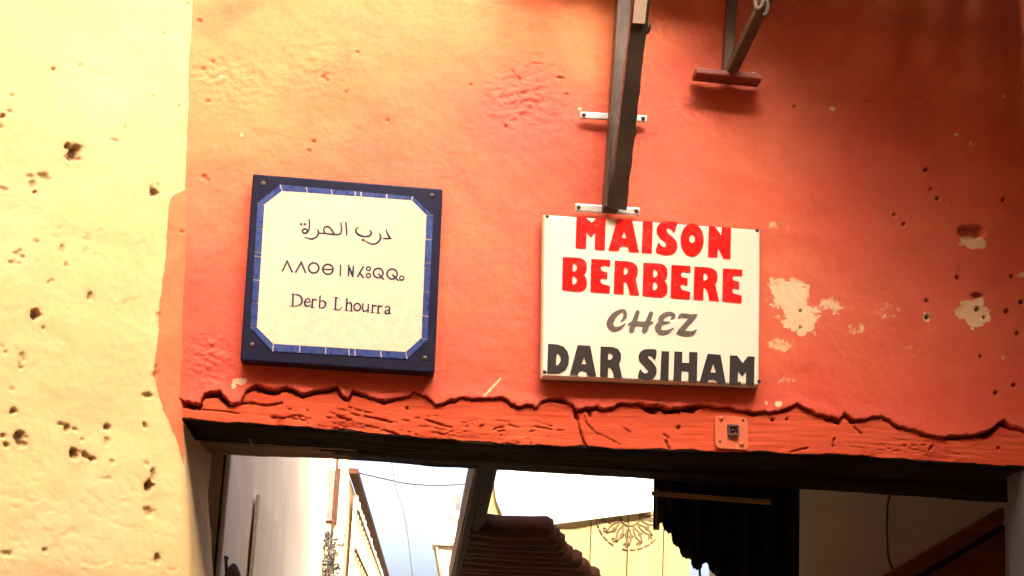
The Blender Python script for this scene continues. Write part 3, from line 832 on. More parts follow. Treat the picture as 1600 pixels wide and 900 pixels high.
ARA = [
    ('letter_dal', [S((773, 183, 6), (779, 205, 9), (796, 236, 11), (808, 250, 9)), S((812, 249, 6), (784, 250, 10), (754, 249, 8))]),
    ('letter_ra', [S((722, 212, 6), (733, 236, 11), (722, 268, 11), (690, 290, 9), (652, 286, 8), (622, 267, 5))]),
    ('letter_ba', [S((570, 165, 5), (549, 186, 9), (560, 214, 11), (600, 233, 11), (642, 233, 11), (664, 213, 10), (655, 188, 7)), S((600, 260, 13), (606, 261, 13))]),
    ('letter_alif', [S((475, 132, 9), (480, 180, 10), (482, 224, 8))]),
    ('letter_lam_ha', [S((438, 133, 8), (443, 180, 10), (436, 212, 11), (405, 220, 10), (345, 215, 9), (272, 208, 8)), S((322, 210, 6), (310, 182, 8), (330, 160, 9), (356, 168, 9), (376, 196, 10), (392, 216, 8))]),
    ('letter_ra', [S((265, 183, 6), (274, 208, 11), (258, 238, 10), (218, 253, 9), (168, 240, 5))]),
    ('letter_alif', [S((203, 110, 8), (206, 150, 9), (200, 190, 9), (184, 211, 7))]),
    ('letter_ta_marbuta', [RG(172, 194, 18, 16, 10), S((141, 143, 12), (146, 143, 12)), S((170, 143, 12), (175, 143, 12))]),
]
W9 = 9.5
TIF = [
    ('letter_yad', [S((6, 490, W9), (42, 416, W9)), S((40, 414, W9), (78, 496, W9))]),
    ('letter_yad', [S((105, 497, W9), (146, 424, W9)), S((144, 422, W9), (178, 503, W9))]),
    ('letter_yar', [RG(238, 467, 38, 37, W9)]),
    ('letter_yab', [RG(343, 477, 38, 37, W9), S((308, 478, 8), (378, 479, 8))]),
    ('letter_yan', [S((437, 447, W9), (434, 523, W9))]),
    ('letter_yal', [S((497, 448, W9), (494, 526, W9)), S((531, 456, W9), (527, 532, W9)), S((505, 470, 11), (519, 515, 11))]),
    ('letter_yagh', [S((604, 459, W9), (562, 532, W9)), S((577, 502, W9), (604, 538, W9))]),
    ('letter_yu', [RG(643, 473, 15, 14, 8), RG(642, 524, 16, 15, 8)]),
    ('letter_yarr', [RG(715, 505, 36, 35, W9), S((718, 512, 9), (754, 549, 9))]),
    ('letter_yarr', [RG(818, 512, 38, 37, W9), S((822, 520, 9), (864, 559, 9))]),
    ('letter_ya', [RG(889, 542, 16, 15, 8)]),
]
LAT = [
    ('letter_d', [S((86, 662, 10), (81, 747, 10)), S((70, 661, 4), (108, 661, 4)), S((64, 748, 4), (105, 750, 4)), S((100, 662, 4), (134, 672, 9), (152, 703, 12), (140, 737, 9), (98, 750, 4))]),
    ('letter_e', [S((172, 721, 5), (208, 722, 5)), S((211, 718, 6), (203, 698, 7), (187, 695, 6), (172, 716, 10), (174, 740, 10), (191, 752, 8), (214, 740, 4))]),
    ('letter_r', [S((229, 698, 9), (226, 757, 9)), S((231, 716, 4), (242, 700, 7), (256, 704, 10)), S((214, 759, 4), (242, 761, 4))]),
    ('letter_b', [S((285, 675, 9), (280, 760, 8)), S((284, 720, 4), (304, 709, 7), (325, 728, 11), (315, 758, 9), (284, 764, 5))]),
    ('letter_l', [S((402, 688, 10), (398, 770, 10)), S((386, 686, 4), (420, 689, 4)), S((384, 772, 4), (425, 777, 6), (446, 757, 4))]),
    ('letter_h', [S((484, 694, 9), (478, 779, 9)), S((484, 738, 4), (502, 724, 8), (517, 738, 10), (514, 783, 9)), S((468, 781, 4), (491, 783, 4)), S((503, 785, 4), (526, 787, 4))]),
    ('letter_o', [RG(560, 757, 24, 27, 9)]),
    ('letter_u', [S((602, 733, 9), (600, 770, 9), (611, 789, 8), (636, 776, 5)), S((643, 737, 9), (639, 795, 9))]),
    ('letter_r', [S((674, 742, 9), (670, 796, 9)), S((676, 760, 4), (686, 745, 7), (699, 749, 10)), S((660, 798, 4), (686, 800, 4))]),
    ('letter_r', [S((717, 746, 9), (713, 799, 9)), S((719, 764, 4), (729, 749, 7), (742, 753, 10)), S((703, 801, 4), (729, 803, 4))]),
    ('letter_a', [S((766, 762, 8), (784, 750, 8), (799, 764, 10), (796, 800, 9), (808, 804, 5)), S((798, 776, 4), (773, 783, 8), (766, 797, 10), (778, 807, 8), (798, 794, 4))]),
]
for nm, pcs in ARA + TIF + LAT:
    glyph(nm, pcs, lt, M_INK, slab)
for (x, y) in [(411, 287), (675, 306), (664, 560), (394, 539)]:
    c = PY(x, y, y_pf)
    bm = bmesh.new()
    bmesh.ops.create_uvsphere(bm, u_segments=12, v_segments=6, radius=0.006, matrix=Matrix.Translation(c) @ Matrix.Diagonal((1, 0.4, 1, 1)))
    from_bm('screw', bm, M_SCREW, ps, True)

# ================================================================== enamel guesthouse sign
es_ = empty('enamel_sign', PY(1015, 600, -0.03), 'white enamel sign reading Maison Berbere chez Dar Siham in red and black', 'sign')
ye = -0.046
cs4 = [PY(848, 333, ye), PY(1190, 357, ye), PY(1188, 604, ye), PY(845, 590, ye)]
N1, N2 = 120, 90
P = np.zeros((N2, N1, 3))
face_y = np.zeros((N2, N1))
def enamel_y(u, v):
    """pillow profile: a pressed sheet turned back at its rim"""
    e = min(u * 0.46, (1 - u) * 0.46, 9); f = min(v * 0.335, (1 - v) * 0.335)
    d = min(e, f)
    t = min(d / 0.006, 1.0)
    yy = ye + 0.024 * (1 - math.sqrt(max(0.0, 1 - (1 - t) ** 2)))
    wob = 0.0005 * (fbm(np.array(u * 3.0), np.array(v * 2.4), 401, 3) - 0.5) + 0.0003 * math.sin(u * 21 + 3 * v) * sst(0.45, 0.9, u)
    return yy + float(wob)
us = np.unique(np.concatenate([np.linspace(0, 0.03, 12), np.linspace(0.03, 0.97, N1 - 24), np.linspace(0.97, 1, 12)]))
vs_ = np.unique(np.concatenate([np.linspace(0, 0.04, 12), np.linspace(0.04, 0.96, N2 - 24), np.linspace(0.96, 1, 12)]))
P = np.zeros((len(vs_), len(us), 3))
for j, v in enumerate(vs_):
    for i, u in enumerate(us):
        p = (cs4[0] * (1 - u) + cs4[1] * u) * (1 - v) + (cs4[3] * (1 - u) + cs4[2] * u) * v
        P[j, i] = (p.x, enamel_y(u, v), p.z)
sheet = link_mesh('enamel_sheet', grid_mesh(P[::-1]), M_ENAMEL, es_)
# wall-side return so that the sheet has a back
bm = bmesh.new()
poly_extrude_bm(bm, [Vector((c.x, ye + 0.0225, c.z)) for c in cs4], (0, 0.008, 0))
from_bm('sign_back', bm, M_SCREW, es_)
O_ = cs4[0]; EU = cs4[1] - cs4[0]; EV = cs4[3] - cs4[0]
def en3(off):
    def f(x, y):
        p = PY(x, y, ye)
        d = p - O_
        # local u, v on the sheet
        det = EU.x * EV.z - EU.z * EV.x
        u = (d.x * EV.z - d.z * EV.x) / det; v = (EU.x * d.z - EU.z * d.x) / det
        u = min(max(u, 0.001), 0.999); v = min(max(v, 0.001), 0.999)
        return Vector((p.x, ye - 0.0006 - off, p.z))
    return f
def subdiv(pts, n=4):
    out = []
    for i in range(len(pts)):
        a_, b_ = pts[i], pts[(i + 1) % len(pts)]
        for j in range(n): out.append(lerp(a_, b_, j / n))
    return out
def rounded(pts, r=3.0):
    """outline with slightly softened corners"""
    out = []
    N = len(pts)
    for i in range(N):
        p0, p1, p2 = pts[i - 1], pts[i], pts[(i + 1) % N]
        l0 = math.hypot(p1[0] - p0[0], p1[1] - p0[1]); l2 = math.hypot(p2[0] - p1[0], p2[1] - p1[1])
        a_ = lerp(p1, p0, min(r / l0, .4)); b_ = lerp(p1, p2, min(r / l2, .4))
        out += [a_, lerp(lerp(a_, p1, .5), lerp(p1, b_, .5), .5), b_]
    return out
def shift(pts, dx, dy): return [(p[0] + dx, p[1] + dy) for p in pts]
zA = zoomer(860, 330, 5.3333); zB = zoomer(840, 470, 4.4444)
def letter(name, outlines, z, mat, thick=0.0006):
    fill_curve([z(o) for o in outlines], en3(0.0002), thick, name, mat, sheet)
Mx = [(218, 44), (292, 48), (343, 97), (385, 54), (460, 58), (453, 325), (368, 322), (372, 180), (338, 222), (302, 178), (296, 315), (210, 308)]
letter('letter_m', [Mx], zA, M_RED)
letter('letter_a', [[(556, 66), (680, 74), (738, 346), (655, 342), (648, 305), (632, 296), (590, 293), (578, 302), (570, 332), (482, 328)], [(614, 172), (634, 227), (593, 224)]], zA, M_RED)
letter('letter_i', [[(770, 82), (852, 86), (845, 354), (760, 350)]], zA, M_RED)
letter('letter_s', [smooth_closed([(1055, 98), (1033, 180), (1012, 158), (985, 144), (969, 155), (980, 186), (1020, 218), (1052, 262), (1054, 315), (1025, 356), (970, 368), (920, 359), (879, 340), (900, 260), (918, 284), (942, 300), (962, 288), (955, 260), (915, 228), (890, 190), (886, 145), (912, 104), (960, 86), (1010, 87)], 4)], zA, M_RED)
ell = lambda cx, cy, rx, ry, n=40: [(cx + rx * math.cos(t), cy + ry * math.sin(t)) for t in np.linspace(0, 2 * math.pi, n, endpoint=False)]
letter('letter_o', [ell(1180, 241, 97, 138), ell(1180, 233, 24, 33, 20)], zA, M_RED)
letter('letter_n', [[(1320, 124), (1370, 128), (1422, 202), (1430, 132), (1505, 137), (1500, 400), (1442, 396), (1397, 310), (1390, 388), (1312, 384)]], zA, M_RED)
B1 = smooth_closed([(280, 402), (302, 440), (302, 492), (282, 532)], 1)
Bo = [(103, 383), (215, 387), (258, 393), (286, 410), (302, 440), (303, 485), (294, 518), (280, 535), (296, 555), (305, 585), (303, 630), (288, 655), (262, 669), (232, 671), (97, 658)]
Bc1 = smooth_closed([(189, 441), (209, 446), (222, 469), (212, 495), (187, 502)], 4); Bc2 = smooth_closed([(186, 546), (208, 550), (221, 577), (209, 604), (184, 608)], 4)
Eo = [(340, 398), (500, 408), (498, 462), (445, 455), (425, 461), (419, 478), (429, 500), (475, 511), (472, 572), (430, 560), (418, 572), (418, 592), (430, 607), (497, 625), (493, 686), (333, 672)]
Ro = [(535, 412), (640, 418), (690, 430), (718, 452), (729, 488), (726, 530), (710, 566), (726, 640), (740, 702), (660, 697), (650, 645), (638, 605), (622, 591), (611, 594), (610, 693), (527, 688)]
Rc = smooth_closed([(615, 473), (637, 478), (646, 500), (636, 522), (613, 529)], 4)
letter('letter_b', [Bo, Bc1, Bc2], zA, M_RED)
letter('letter_e', [Eo], zA, M_RED)
letter('letter_r', [Ro, Rc], zA, M_RED)
letter('letter_b', [shift(Bo, 671, 48), shift(Bc1, 671, 48), shift(Bc2, 671, 48)], zA, M_RED)
letter('letter_e', [shift(Eo, 668, 50)], zA, M_RED)
letter('letter_r', [shift(Ro, 664, 50), shift(Rc, 664, 50)], zA, M_RED)
letter('letter_e', [shift(Eo, 1098, 80)], zA, M_RED)
def en_at(_): return en3(0.0002)
def SB(*pts): return [stroke_outline(zB(pts))]
for nm, pcs in [
    ('letter_c', [SB((580, 145, 10), (606, 112, 24), (602, 74, 24), (570, 74, 24), (528, 106, 40), (502, 158, 48), (524, 194, 38), (566, 190, 24), (608, 160, 8))]),
    ('letter_h', [SB((694, 80, 30), (672, 145, 34), (652, 206, 36)), SB((788, 88, 30), (764, 150, 36), (742, 206, 38)), SB((630, 168, 12), (660, 156, 26), (730, 160, 30), (796, 152, 14))]),
    ('letter_e', [SB((926, 128, 8), (946, 108, 22), (930, 90, 24), (888, 96, 32), (856, 128, 38), (868, 152, 26), (914, 150, 12)), SB((862, 144, 30), (836, 184, 44), (852, 218, 36), (902, 216, 26), (944, 190, 8))]),
    ('letter_z', [SB((982, 116, 16), (1002, 102, 30), (1060, 108, 28), (1102, 100, 16)), SB((1082, 112, 34), (1036, 160, 34), (988, 216, 36)), SB((974, 226, 22), (1020, 226, 36), (1070, 226, 30), (1102, 202, 8))])]:
    FACE_N = (0, -1, 0)
    glyph(nm, pcs, en_at, M_GREY, sheet, 0.0005)
Do = [(72, 298), (140, 304), (180, 318), (206, 350), (218, 395), (214, 440), (194, 482), (150, 506), (66, 505)]
letter('letter_d', [Do, smooth_closed([(133, 370), (152, 380), (159, 410), (148, 438), (129, 446)], 4)], zB, M_BLACK)
letter('letter_a', [[(278, 308), (365, 312), (407, 525), (345, 521), (340, 500), (328, 490), (294, 488), (284, 497), (278, 517), (222, 515)], [(322, 395), (337, 441), (304, 440)]], zB, M_BLACK)
letter('letter_r', [[(437, 318), (520, 321), (560, 335), (580, 372), (578, 412), (566, 442), (578, 490), (587, 538), (530, 535), (522, 500), (510, 472), (498, 462), (490, 464), (487, 530), (433, 525)], smooth_closed([(492, 365), (514, 369), (522, 386), (512, 404), (490, 408)], 4)], zB, M_BLACK)
letter('letter_s', [smooth_closed([(825, 345), (815, 413), (798, 390), (776, 382), (768, 396), (800, 428), (824, 468), (823, 512), (798, 545), (760, 553), (722, 545), (697, 530), (711, 476), (730, 497), (754, 504), (766, 488), (738, 452), (708, 420), (703, 375), (732, 342), (780, 336)], 4)], zB, M_BLACK)
letter('letter_i', [[(860, 350), (913, 352), (908, 560), (850, 555)]], zB, M_BLACK)
letter('letter_h', [[(950, 352), (1005, 355), (1003, 430), (1050, 432), (1052, 355), (1110, 358), (1105, 572), (1045, 568), (1047, 490), (1000, 488), (998, 562), (942, 558)]], zB, M_BLACK)
letter('letter_a', [[(1180, 368), (1270, 375), (1308, 585), (1250, 581), (1243, 560), (1230, 549), (1195, 547), (1184, 556), (1178, 576), (1122, 570)], [(1218, 440), (1238, 500), (1200, 498)]], zB, M_BLACK)
letter('letter_m', [[(1335, 380), (1385, 381), (1423, 432), (1460, 386), (1507, 388), (1502, 592), (1445, 589), (1447, 490), (1420, 530), (1392, 490), (1388, 586), (1330, 583)]], zB, M_BLACK)
for (x, y) in [(855, 338), (1183, 360), (1186, 596), (851, 581), (1155, 599)]:
    f = en3(0.0)(x, y)
    bm = bmesh.new()
    bmesh.ops.create_uvsphere(bm, u_segments=12, v_segments=6, radius=0.0042, matrix=Matrix.Translation(f) @ Matrix.Diagonal((1, 0.5, 1, 1)))
    from_bm('screw', bm, M_SCREW, es_, True)

# ================================================================== steel brackets on the wall
def screw_at(p, r, parent, mat=M_SCREW):
    bm = bmesh.new()
    bmesh.ops.create_uvsphere(bm, u_segments=12, v_segments=6, radius=r, matrix=Matrix.Translation(p) @ Matrix.Diagonal((1, 0.7, 1, 1)))
    return from_bm('screw', bm, mat, parent, True)

AWN_Z = PY(1100, 0, -0.02).z + 0.12
b1 = empty('steel_bracket', PY(950, 332, -0.02), 'tall grey steel bracket standing just above the enamel sign', 'bracket', 'steel wall brackets')
yb = -0.040
# two fixing straps across the wall
for (pa, pb, hh) in [((906, 180), (1011, 186), 0.016), ((898, 324), (1000, 331), 0.018)]:
    A_, B_ = PY(*pa, -0.027), PY(*pb, -0.027)
    st = bar('fixing_strap', A_, B_, hh, 0.006, M_ZINC, b1, (0, 0, 1), 0.0025)
    for t in (0.06, 0.94): screw_at(A_.lerp(B_, t) + Vector((0, -0.004, 0)), 0.0048, st)
# wall post (channel) with its left flange catching the light
A_, B_ = PY(953, 331, yb), PY(974, 0, yb); ext = (B_ - A_).normalized()
B_ = A_ + ext * ((AWN_Z - A_.z) / ext.z)
bar('wall_post', A_, B_, 0.034, 0.030, M_STEEL, b1, (1, 0, 0), 0.003)
A2, B2 = PY(945, 326, yb - 0.014), PY(966, 0, yb - 0.014); B2 = A2 + (B2 - A2) * ((AWN_Z - A2.z) / (B2.z - A2.z))
A2m = A2.lerp(B2, 0.12)
B2m = A2.lerp(B2, 0.36)
bar('post_flange', A2, B2, 0.006, 0.040, M_STEEL, b1, (1, 0, 0), 0.0015)
# strut rising outward to the edge of the awning
S0 = PY(963, 325, -0.058); S1 = PY(1000, 0, -0.27)
S1 = S0 + (S1 - S0) * ((AWN_Z - S0.z) / (S1.z - S0.z))
# ragged weld edge on the strut: a narrow plate with an uneven right side
axis = (S1 - S0); Ls = axis.length; az = axis / Ls
sxv = (Vector((1, 0, 0)) - az * az.x).normalized(); syv = az.cross(sxv)
bm = bmesh.new()
nS = 60
prev = None
for i in range(nS + 1):
    t = i / nS
    c = S0 + axis * t
    wl = 0.016; wr = 0.020 + 0.0022 * (float(fbm(np.array(t * 22.0), np.array(0.0), 501, 3)) - 0.5) * 2 + (0.003 if 0.10 < t < 0.115 or 0.22 < t < 0.235 else 0)
    ring = [bm.verts.new(c - sxv * wl - syv * 0.016), bm.verts.new(c + sxv * wr - syv * 0.016), bm.verts.new(c + sxv * wr + syv * 0.016), bm.verts.new(c - sxv * wl + syv * 0.016)]
    if prev:
        for k_ in range(4): bm.faces.new((prev[k_], prev[(k_ + 1) % 4], ring[(k_ + 1) % 4], ring[k_]))
    else: bm.faces.new(ring[::-1])
    prev = ring
bm.faces.new(prev)
bmesh.ops.recalc_face_normals(bm, faces=bm.faces)
from_bm('strut', bm, M_STEEL, b1)
# cream painted batten screwed to the front of the strut, its lower end broken
t0 = None
best = 1e9
for i in range(400):
    t = i / 400
    p = S0 + axis * t - syv * 0.0 
    d = p - CAM
    yy = 450 - FPX * d.dot(UP) / d.dot(fwd)
    if abs(yy - 36) < best: best = abs(yy - 36); t0 = t
fr_n = syv if syv.dot(CAM - S0) > 0 else -syv
T0 = S0 + axis * t0 + fr_n * 0.020; T1 = S0 + axis * 0.99 + fr_n * 0.020
bar('cream_batten', T0, T1, 0.026, 0.007, M_CREAMTILE, b1, (1, 0, 0), 0.0015)
K = S0 + axis * (t0 - 0.01) + sxv * 0.020
bm = bmesh.new(); bmesh.ops.create_icosphere(bm, subdivisions=2, radius=0.013, matrix=Matrix.Translation(K) @ Matrix.Diagonal((0.8, 1, 1.3, 1)))
from_bm('weld_lump', bm, M_STEEL, b1, True)

b2 = empty('steel_bracket', PY(1138, 128, -0.02), 'short dark bracket with red-brown foot bar and forked struts, right of the tall one', 'bracket', 'steel wall brackets')
A_, B_ = PY(1084, 116, -0.048), PY(1188, 126, -0.048)
ft = bar('foot_bar', A_, B_, 0.014, 0.052, M_RUSTRED, b2, (0, 0, 1), 0.003)
for t, m in ((0.12, M_SCREW), (0.88, M_ZINC)): screw_at(A_.lerp(B_, t) + Vector((0, -0.012, 0.008)), 0.006, ft, m)
A_, B_ = PY(1136, 114, -0.036), PY(1143, 0, -0.036); e_ = (B_ - A_); B_ = A_ + e_ * ((AWN_Z - A_.z) / e_.z)
bar('wall_post', A_, B_, 0.022, 0.030, M_STEEL, b2, (1, 0, 0), 0.002)
S0 = PY(1142, 112, -0.060); S1 = PY(1196, 0, -0.26); S1 = S0 + (S1 - S0) * ((AWN_Z - S0.z) / (S1.z - S0.z))
bar('strut', S0, S1, 0.024, 0.024, M_IRON, b2, (1, 0, 0), 0.002)
# a hooked wire end hanging from the strut
h0 = S0.lerp(S1, 0.60)
hp = [PY(1180, -6, h0.y - 0.02), PY(1181, 8, h0.y - 0.022), PY(1183, 15, h0.y - 0.024), PY(1190, 10, h0.y - 0.026), PY(1193, 0, h0.y - 0.026), PY(1199, 6, h0.y - 0.026), PY(1197, 22, h0.y - 0.024), PY(1192, 24, h0.y - 0.022)]
hp = [Vector(p) for p in smooth_open([tuple(p) for p in hp], 4)]
tube('wire_hook', hp, 0.0045, M_IRON, b2, 8)

# ---- plank awning carried by the two brackets (unseen; plank lengths shaped to shade the wall's top right)
aw = empty('plank_awning', (PY(1150, 0).x, -0.2, AWN_Z), 'unseen weathered plank awning carried by the two steel brackets above the wall', 'awning')
ax0, ax1 = PY(800, 0).x, XR - 0.01
npl = 11
pw = (ax1 - ax0) / npl
for i in range(npl):
    t = i / (npl - 1)
    ln = 0.15 + 1.00 * t ** 2.3 + 0.03 * random.random()
    box('plank', (ax0 + pw * (i + .5), -0.03 - ln / 2, AWN_Z + 0.034 + 0.003 * (i % 2)), (pw - 0.006, ln, 0.024), M_DARKWOOD, aw, bevel=0.003)
for yy, t in ((-0.13, 0.0), (-0.36, 0.60), (-0.62, 0.80)):
    xx0 = ax0 + (ax1 - ax0) * t
    box('bearer', ((xx0 + ax1) / 2, yy, AWN_Z), (ax1 - xx0, 0.05, 0.04), M_DARKWOOD, aw, bevel=0.003)

# ================================================================== lock plate on the lintel
lp = empty('bolt_plate', PY(1141, 703, -0.005), 'orange-painted square metal plate with a dark square bolt socket on the lintel', 'plate')
yq = -0.006
q4 = [(1116, 649), (1167, 652), (1169, 704), (1117, 701)]
def rr_outline(q, r, n=5):
    out = []
    for i in range(4):
        p0, p1, p2 = q[i - 1], q[i], q[(i + 1) % 4]
        l0 = math.hypot(p1[0] - p0[0], p1[1] - p0[1]); l2 = math.hypot(p2[0] - p1[0], p2[1] - p1[1])
        a_ = lerp(p1, p0, r / l0); b_ = lerp(p1, p2, r / l2)
        for j in range(n + 1):
            t = j / n
            out.append(lerp(lerp(a_, p1, t), lerp(p1, b_, t), t))
    return out
bm = bmesh.new()
poly_extrude_bm(bm, [PY(p[0], p[1], yq + 0.004) for p in rr_outline(q4, 9)], (0, -0.006, 0))
bmesh.ops.bevel(bm, geom=[e for e in bm.edges if all(v.co.y < yq - 0.001 for v in e.verts)], offset=0.0012, segments=2, affect='EDGES')
plate = from_bm('plate', bm, M_PLATE, lp)
# socket: a square collar with a recessed dark core
sq = [(1136, 664), (1153, 665), (1154, 682), (1137, 681)]
cen = (1145, 673)
bm = bmesh.new()
oo = [PY(p[0], p[1], yq - 0.001) for p in sq]; ii = [PY(*lerp(p, cen, 0.32), yq - 0.001) for p in sq]
o2 = [p + Vector((0, -0.010, 0)) for p in oo]; i2 = [p + Vector((0, -0.010, 0)) for p in ii]
V_ = lambda L: [bm.verts.new(p) for p in L]
a1_, a2_, c1_, c2_ = V_(oo), V_(o2), V_(ii), V_(i2)
for i in range(4):
    j = (i + 1) % 4
    bm.faces.new((a1_[i], a2_[i], a2_[j], a1_[j])); bm.faces.new((a2_[i], c2_[i], c2_[j], a2_[j])); bm.faces.new((c2_[i], c1_[i], c1_[j], c2_[j]))
bm.faces.new(c1_)
bmesh.ops.recalc_face_normals(bm, faces=bm.faces)
sock = from_bm('socket', bm, M_IRON, lp)
tube('bolt_core', [PY(1145, 673, yq + 0.001), PY(1145, 673, yq - 0.007)], 0.0045, M_SCREW, sock, 10)
for (x, y, m, out) in [(1127, 654, M_PLATE, 1), (1159, 694, M_PLATE, 1), (1161, 657, M_SCREW, 0), (1125, 690, M_SCREW, 0)]:
    screw_at(PY(x, y, yq - (0.003 if out else 0.0012)), 0.0052 if out else 0.0034, plate, m)

# ================================================================== the alley beyond the passage
# ---- sunlit house on the left
lh = empty('sunlit_house', (PY(350, 800, 0.6).x - 0.5, 4, 0), 'sunlit pale plaster house just beyond the lintel on the yellow side', 'building')
xa = PY(349, 800, 0.62).x
ya2 = PX(505, 850, xa).y
rough_wall('wall', (xa, 0.60, 0), (xa, ya2, 0), 0, 4.6, M_SUNWALL, lh, 0.05, 0.012, 601, False)
box('masonry', (xa - 0.62, (0.58 + ya2) / 2, 2.28), (1.2, ya2 - 0.62, 4.56), M_SUNWALL, lh)
box('quoin', (xa - 0.012, 0.585, 2.25), (0.05, 0.045, 4.5), M_SUNWALL, lh, bevel=0.006)
box('joint_strip', (PY(344, 800, 0.545).x, 0.545, 2.2), (0.004, 0.02, 4.4), M_DARKWOOD, lh)
# open door leaf of upright planks against that wall
dl = empty('plank_door_leaf', (xa + 0.03, 2.2, 0), 'pale upright plank door leaf folded back against the sunlit wall', 'door')
pA = PX(403, 772, xa + 0.012); pB = PX(440, 832, xa + 0.012)
nb = 4
for i in range(nb):
    ya_ = pA.y + (pB.y - pA.y) * i / nb; yb_ = pA.y + (pB.y - pA.y) * (i + 1) / nb
    box('plank', (xa + 0.012, (ya_ + yb_) / 2, pA.z / 2), (0.012, yb_ - ya_ - 0.006, pA.z - 0.004 * (i % 2)), M_SUNWALL, dl, bevel=0.003)
box('ledge', (xa + 0.032, (pA.y + pB.y) / 2, 1.2), (0.016, pB.y - pA.y - 0.02, 0.10), M_OCHRE, dl, bevel=0.003)
# dark leather bag hung by the jamb, its rounded shoulder showing
bgx = PY(352, 905, 0.60)
bg_ = empty('leather_bag', (bgx.x, bgx.y, bgx.z - 0.16), 'dark brown rounded leather bag hung on the pale wall beside the jamb', 'bag')
bm = bmesh.new()
bmesh.ops.create_uvsphere(bm, u_segments=24, v_segments=14, radius=1.0)
for v in bm.verts:
    z_ = v.co.z
    v.co.x *= 0.034 * (1 - 0.25 * max(z_, 0)); v.co.y *= 0.06 * (1 - 0.2 * max(z_, 0)); v.co.z *= 0.10
    v.co += Vector((xa + 0.034, 0.645, PX(350, 872, xa + 0.03).z - 0.095))
from_bm('bag_body', bm, M_BAG, bg_, True)
zt_ = PX(350, 872, xa + 0.03).z
tube('strap', [(xa + 0.02, 0.63, zt_ - 0.03), (xa + 0.014, 0.64, zt_ + 0.01), (xa + 0.012, 0.65, zt_ + 0.02), (xa + 0.014, 0.66, zt_ + 0.01), (xa + 0.02, 0.67, zt_ - 0.03)], 0.003, M_BAG, bg_, 6)
tube('hook', [(xa - 0.01, 0.65, zt_ + 0.018), (xa + 0.02, 0.65, zt_ + 0.016)], 0.003, M_IRON, bg_, 6)

# ---- ochre house further along with reed matting on its long wall
z0h = PY(549, 738, 9.0).z
p0 = PY(546, 738, 9.0); p1 = PZ(602, 905, z0h)
oh = empty('ochre_house', (p0.x - 0.6, 10, 0), 'ochre house further along the alley with a slit window and dark roof edge', 'building')
xl_ = PY(470, 800, 9.0).x
bm = bmesh.new()
poly_extrude_bm(bm, [Vector((xl_, 9.0, 0)), Vector((p0.x, 9.0, 0)), Vector((p1.x - 0.02, p1.y, 0)), Vector((p1.x - 4, p1.y, 0)), Vector((xl_ - 1.5, 9.4, 0))], (0, 0, z0h - 0.03))
from_bm('wall', bm, M_OCHRE, oh)
# tall front block above
box('upper_storey', ((xl_ + PY(541, 740, 9.0).x) / 2, 9.35, z0h + 0.7), (PY(541, 740, 9.0).x - xl_, 0.68, 1.44), M_OCHRE, oh)
dlong = Vector((p1.x - p0.x, p1.y - p0.y, 0)); ll = dlong.length; dlong /= ll; nlong = Vector((dlong.y, -dlong.x, 0))
if nlong.x < 0: nlong = -nlong
mid_ = (Vector((p0.x, 9.0, 0)) + Vector((p1.x, p1.y, 0))) / 2
rotl = Matrix.Rotation(math.atan2(dlong.y, dlong.x), 3, 'Z')
box('roof_edge', mid_ + Vector((0, 0, z0h + 0.01)) + nlong * 0.03, (ll, 0.07, 0.045), M_POLE, oh, rotl, 0.006)
# slit window, its frame and the down pipe on the front
wA, wB = PY(514, 735, 8.99), PY(523, 815, 8.99)
wn = box('slit_window', ((wA.x + wB.x) / 2, 8.985, (wA.z + wB.z) / 2), (abs(wB.x - wA.x), 0.04, abs(wA.z - wB.z)), M_IRON, oh, bevel=0.004)
for sx_ in (-1, 1):
    box('frame', ((wA.x + wB.x) / 2 + sx_ * (abs(wB.x - wA.x) / 2 + 0.008), 8.975, (wA.z + wB.z) / 2), (0.018, 0.05, abs(wA.z - wB.z) + 0.03), M_POLE, wn)
pa_, pb_ = PY(529, 700, 8.95), PY(529, 900, 8.95)
tube('down_pipe', [(pa_.x, 8.95, pa_.z + 0.5), (pa_.x, 8.95, 0.05)], 0.010, M_POLE, oh, 8)
# reed mats hung on the long wall, slat by slat
rm = empty('reed_screen', (mid_.x, mid_.y, 0), 'woven reed screen hung below the dark roof edge on the ochre house', 'screen')
nre = 46
zb_ = 1.7
for i in range(nre):
    t = 0.04 + 0.9 * i / nre
    c = Vector((p0.x, 9.0, 0)) + dlong * (ll * t) + nlong * (0.035 + 0.006 * (i % 2))
    top = z0h - 0.10 - 0.05 * random.random()
    box('reed_slat', (c.x, c.y, (top + zb_) / 2), (ll * 0.9 / nre * 0.86, 0.012, top - zb_), M_REED, rm, rotl @ Matrix.Rotation(random.uniform(-0.012, 0.012), 3, 'Y'))
for zz in (1.9, 2.3, 2.7, 3.0):
    if zz < z0h - 0.15:
        box('cross_lath', mid_ + Vector((0, 0, zz)) + nlong * 0.056, (ll * 0.9, 0.012, 0.02), M_POLE, rm, rotl)

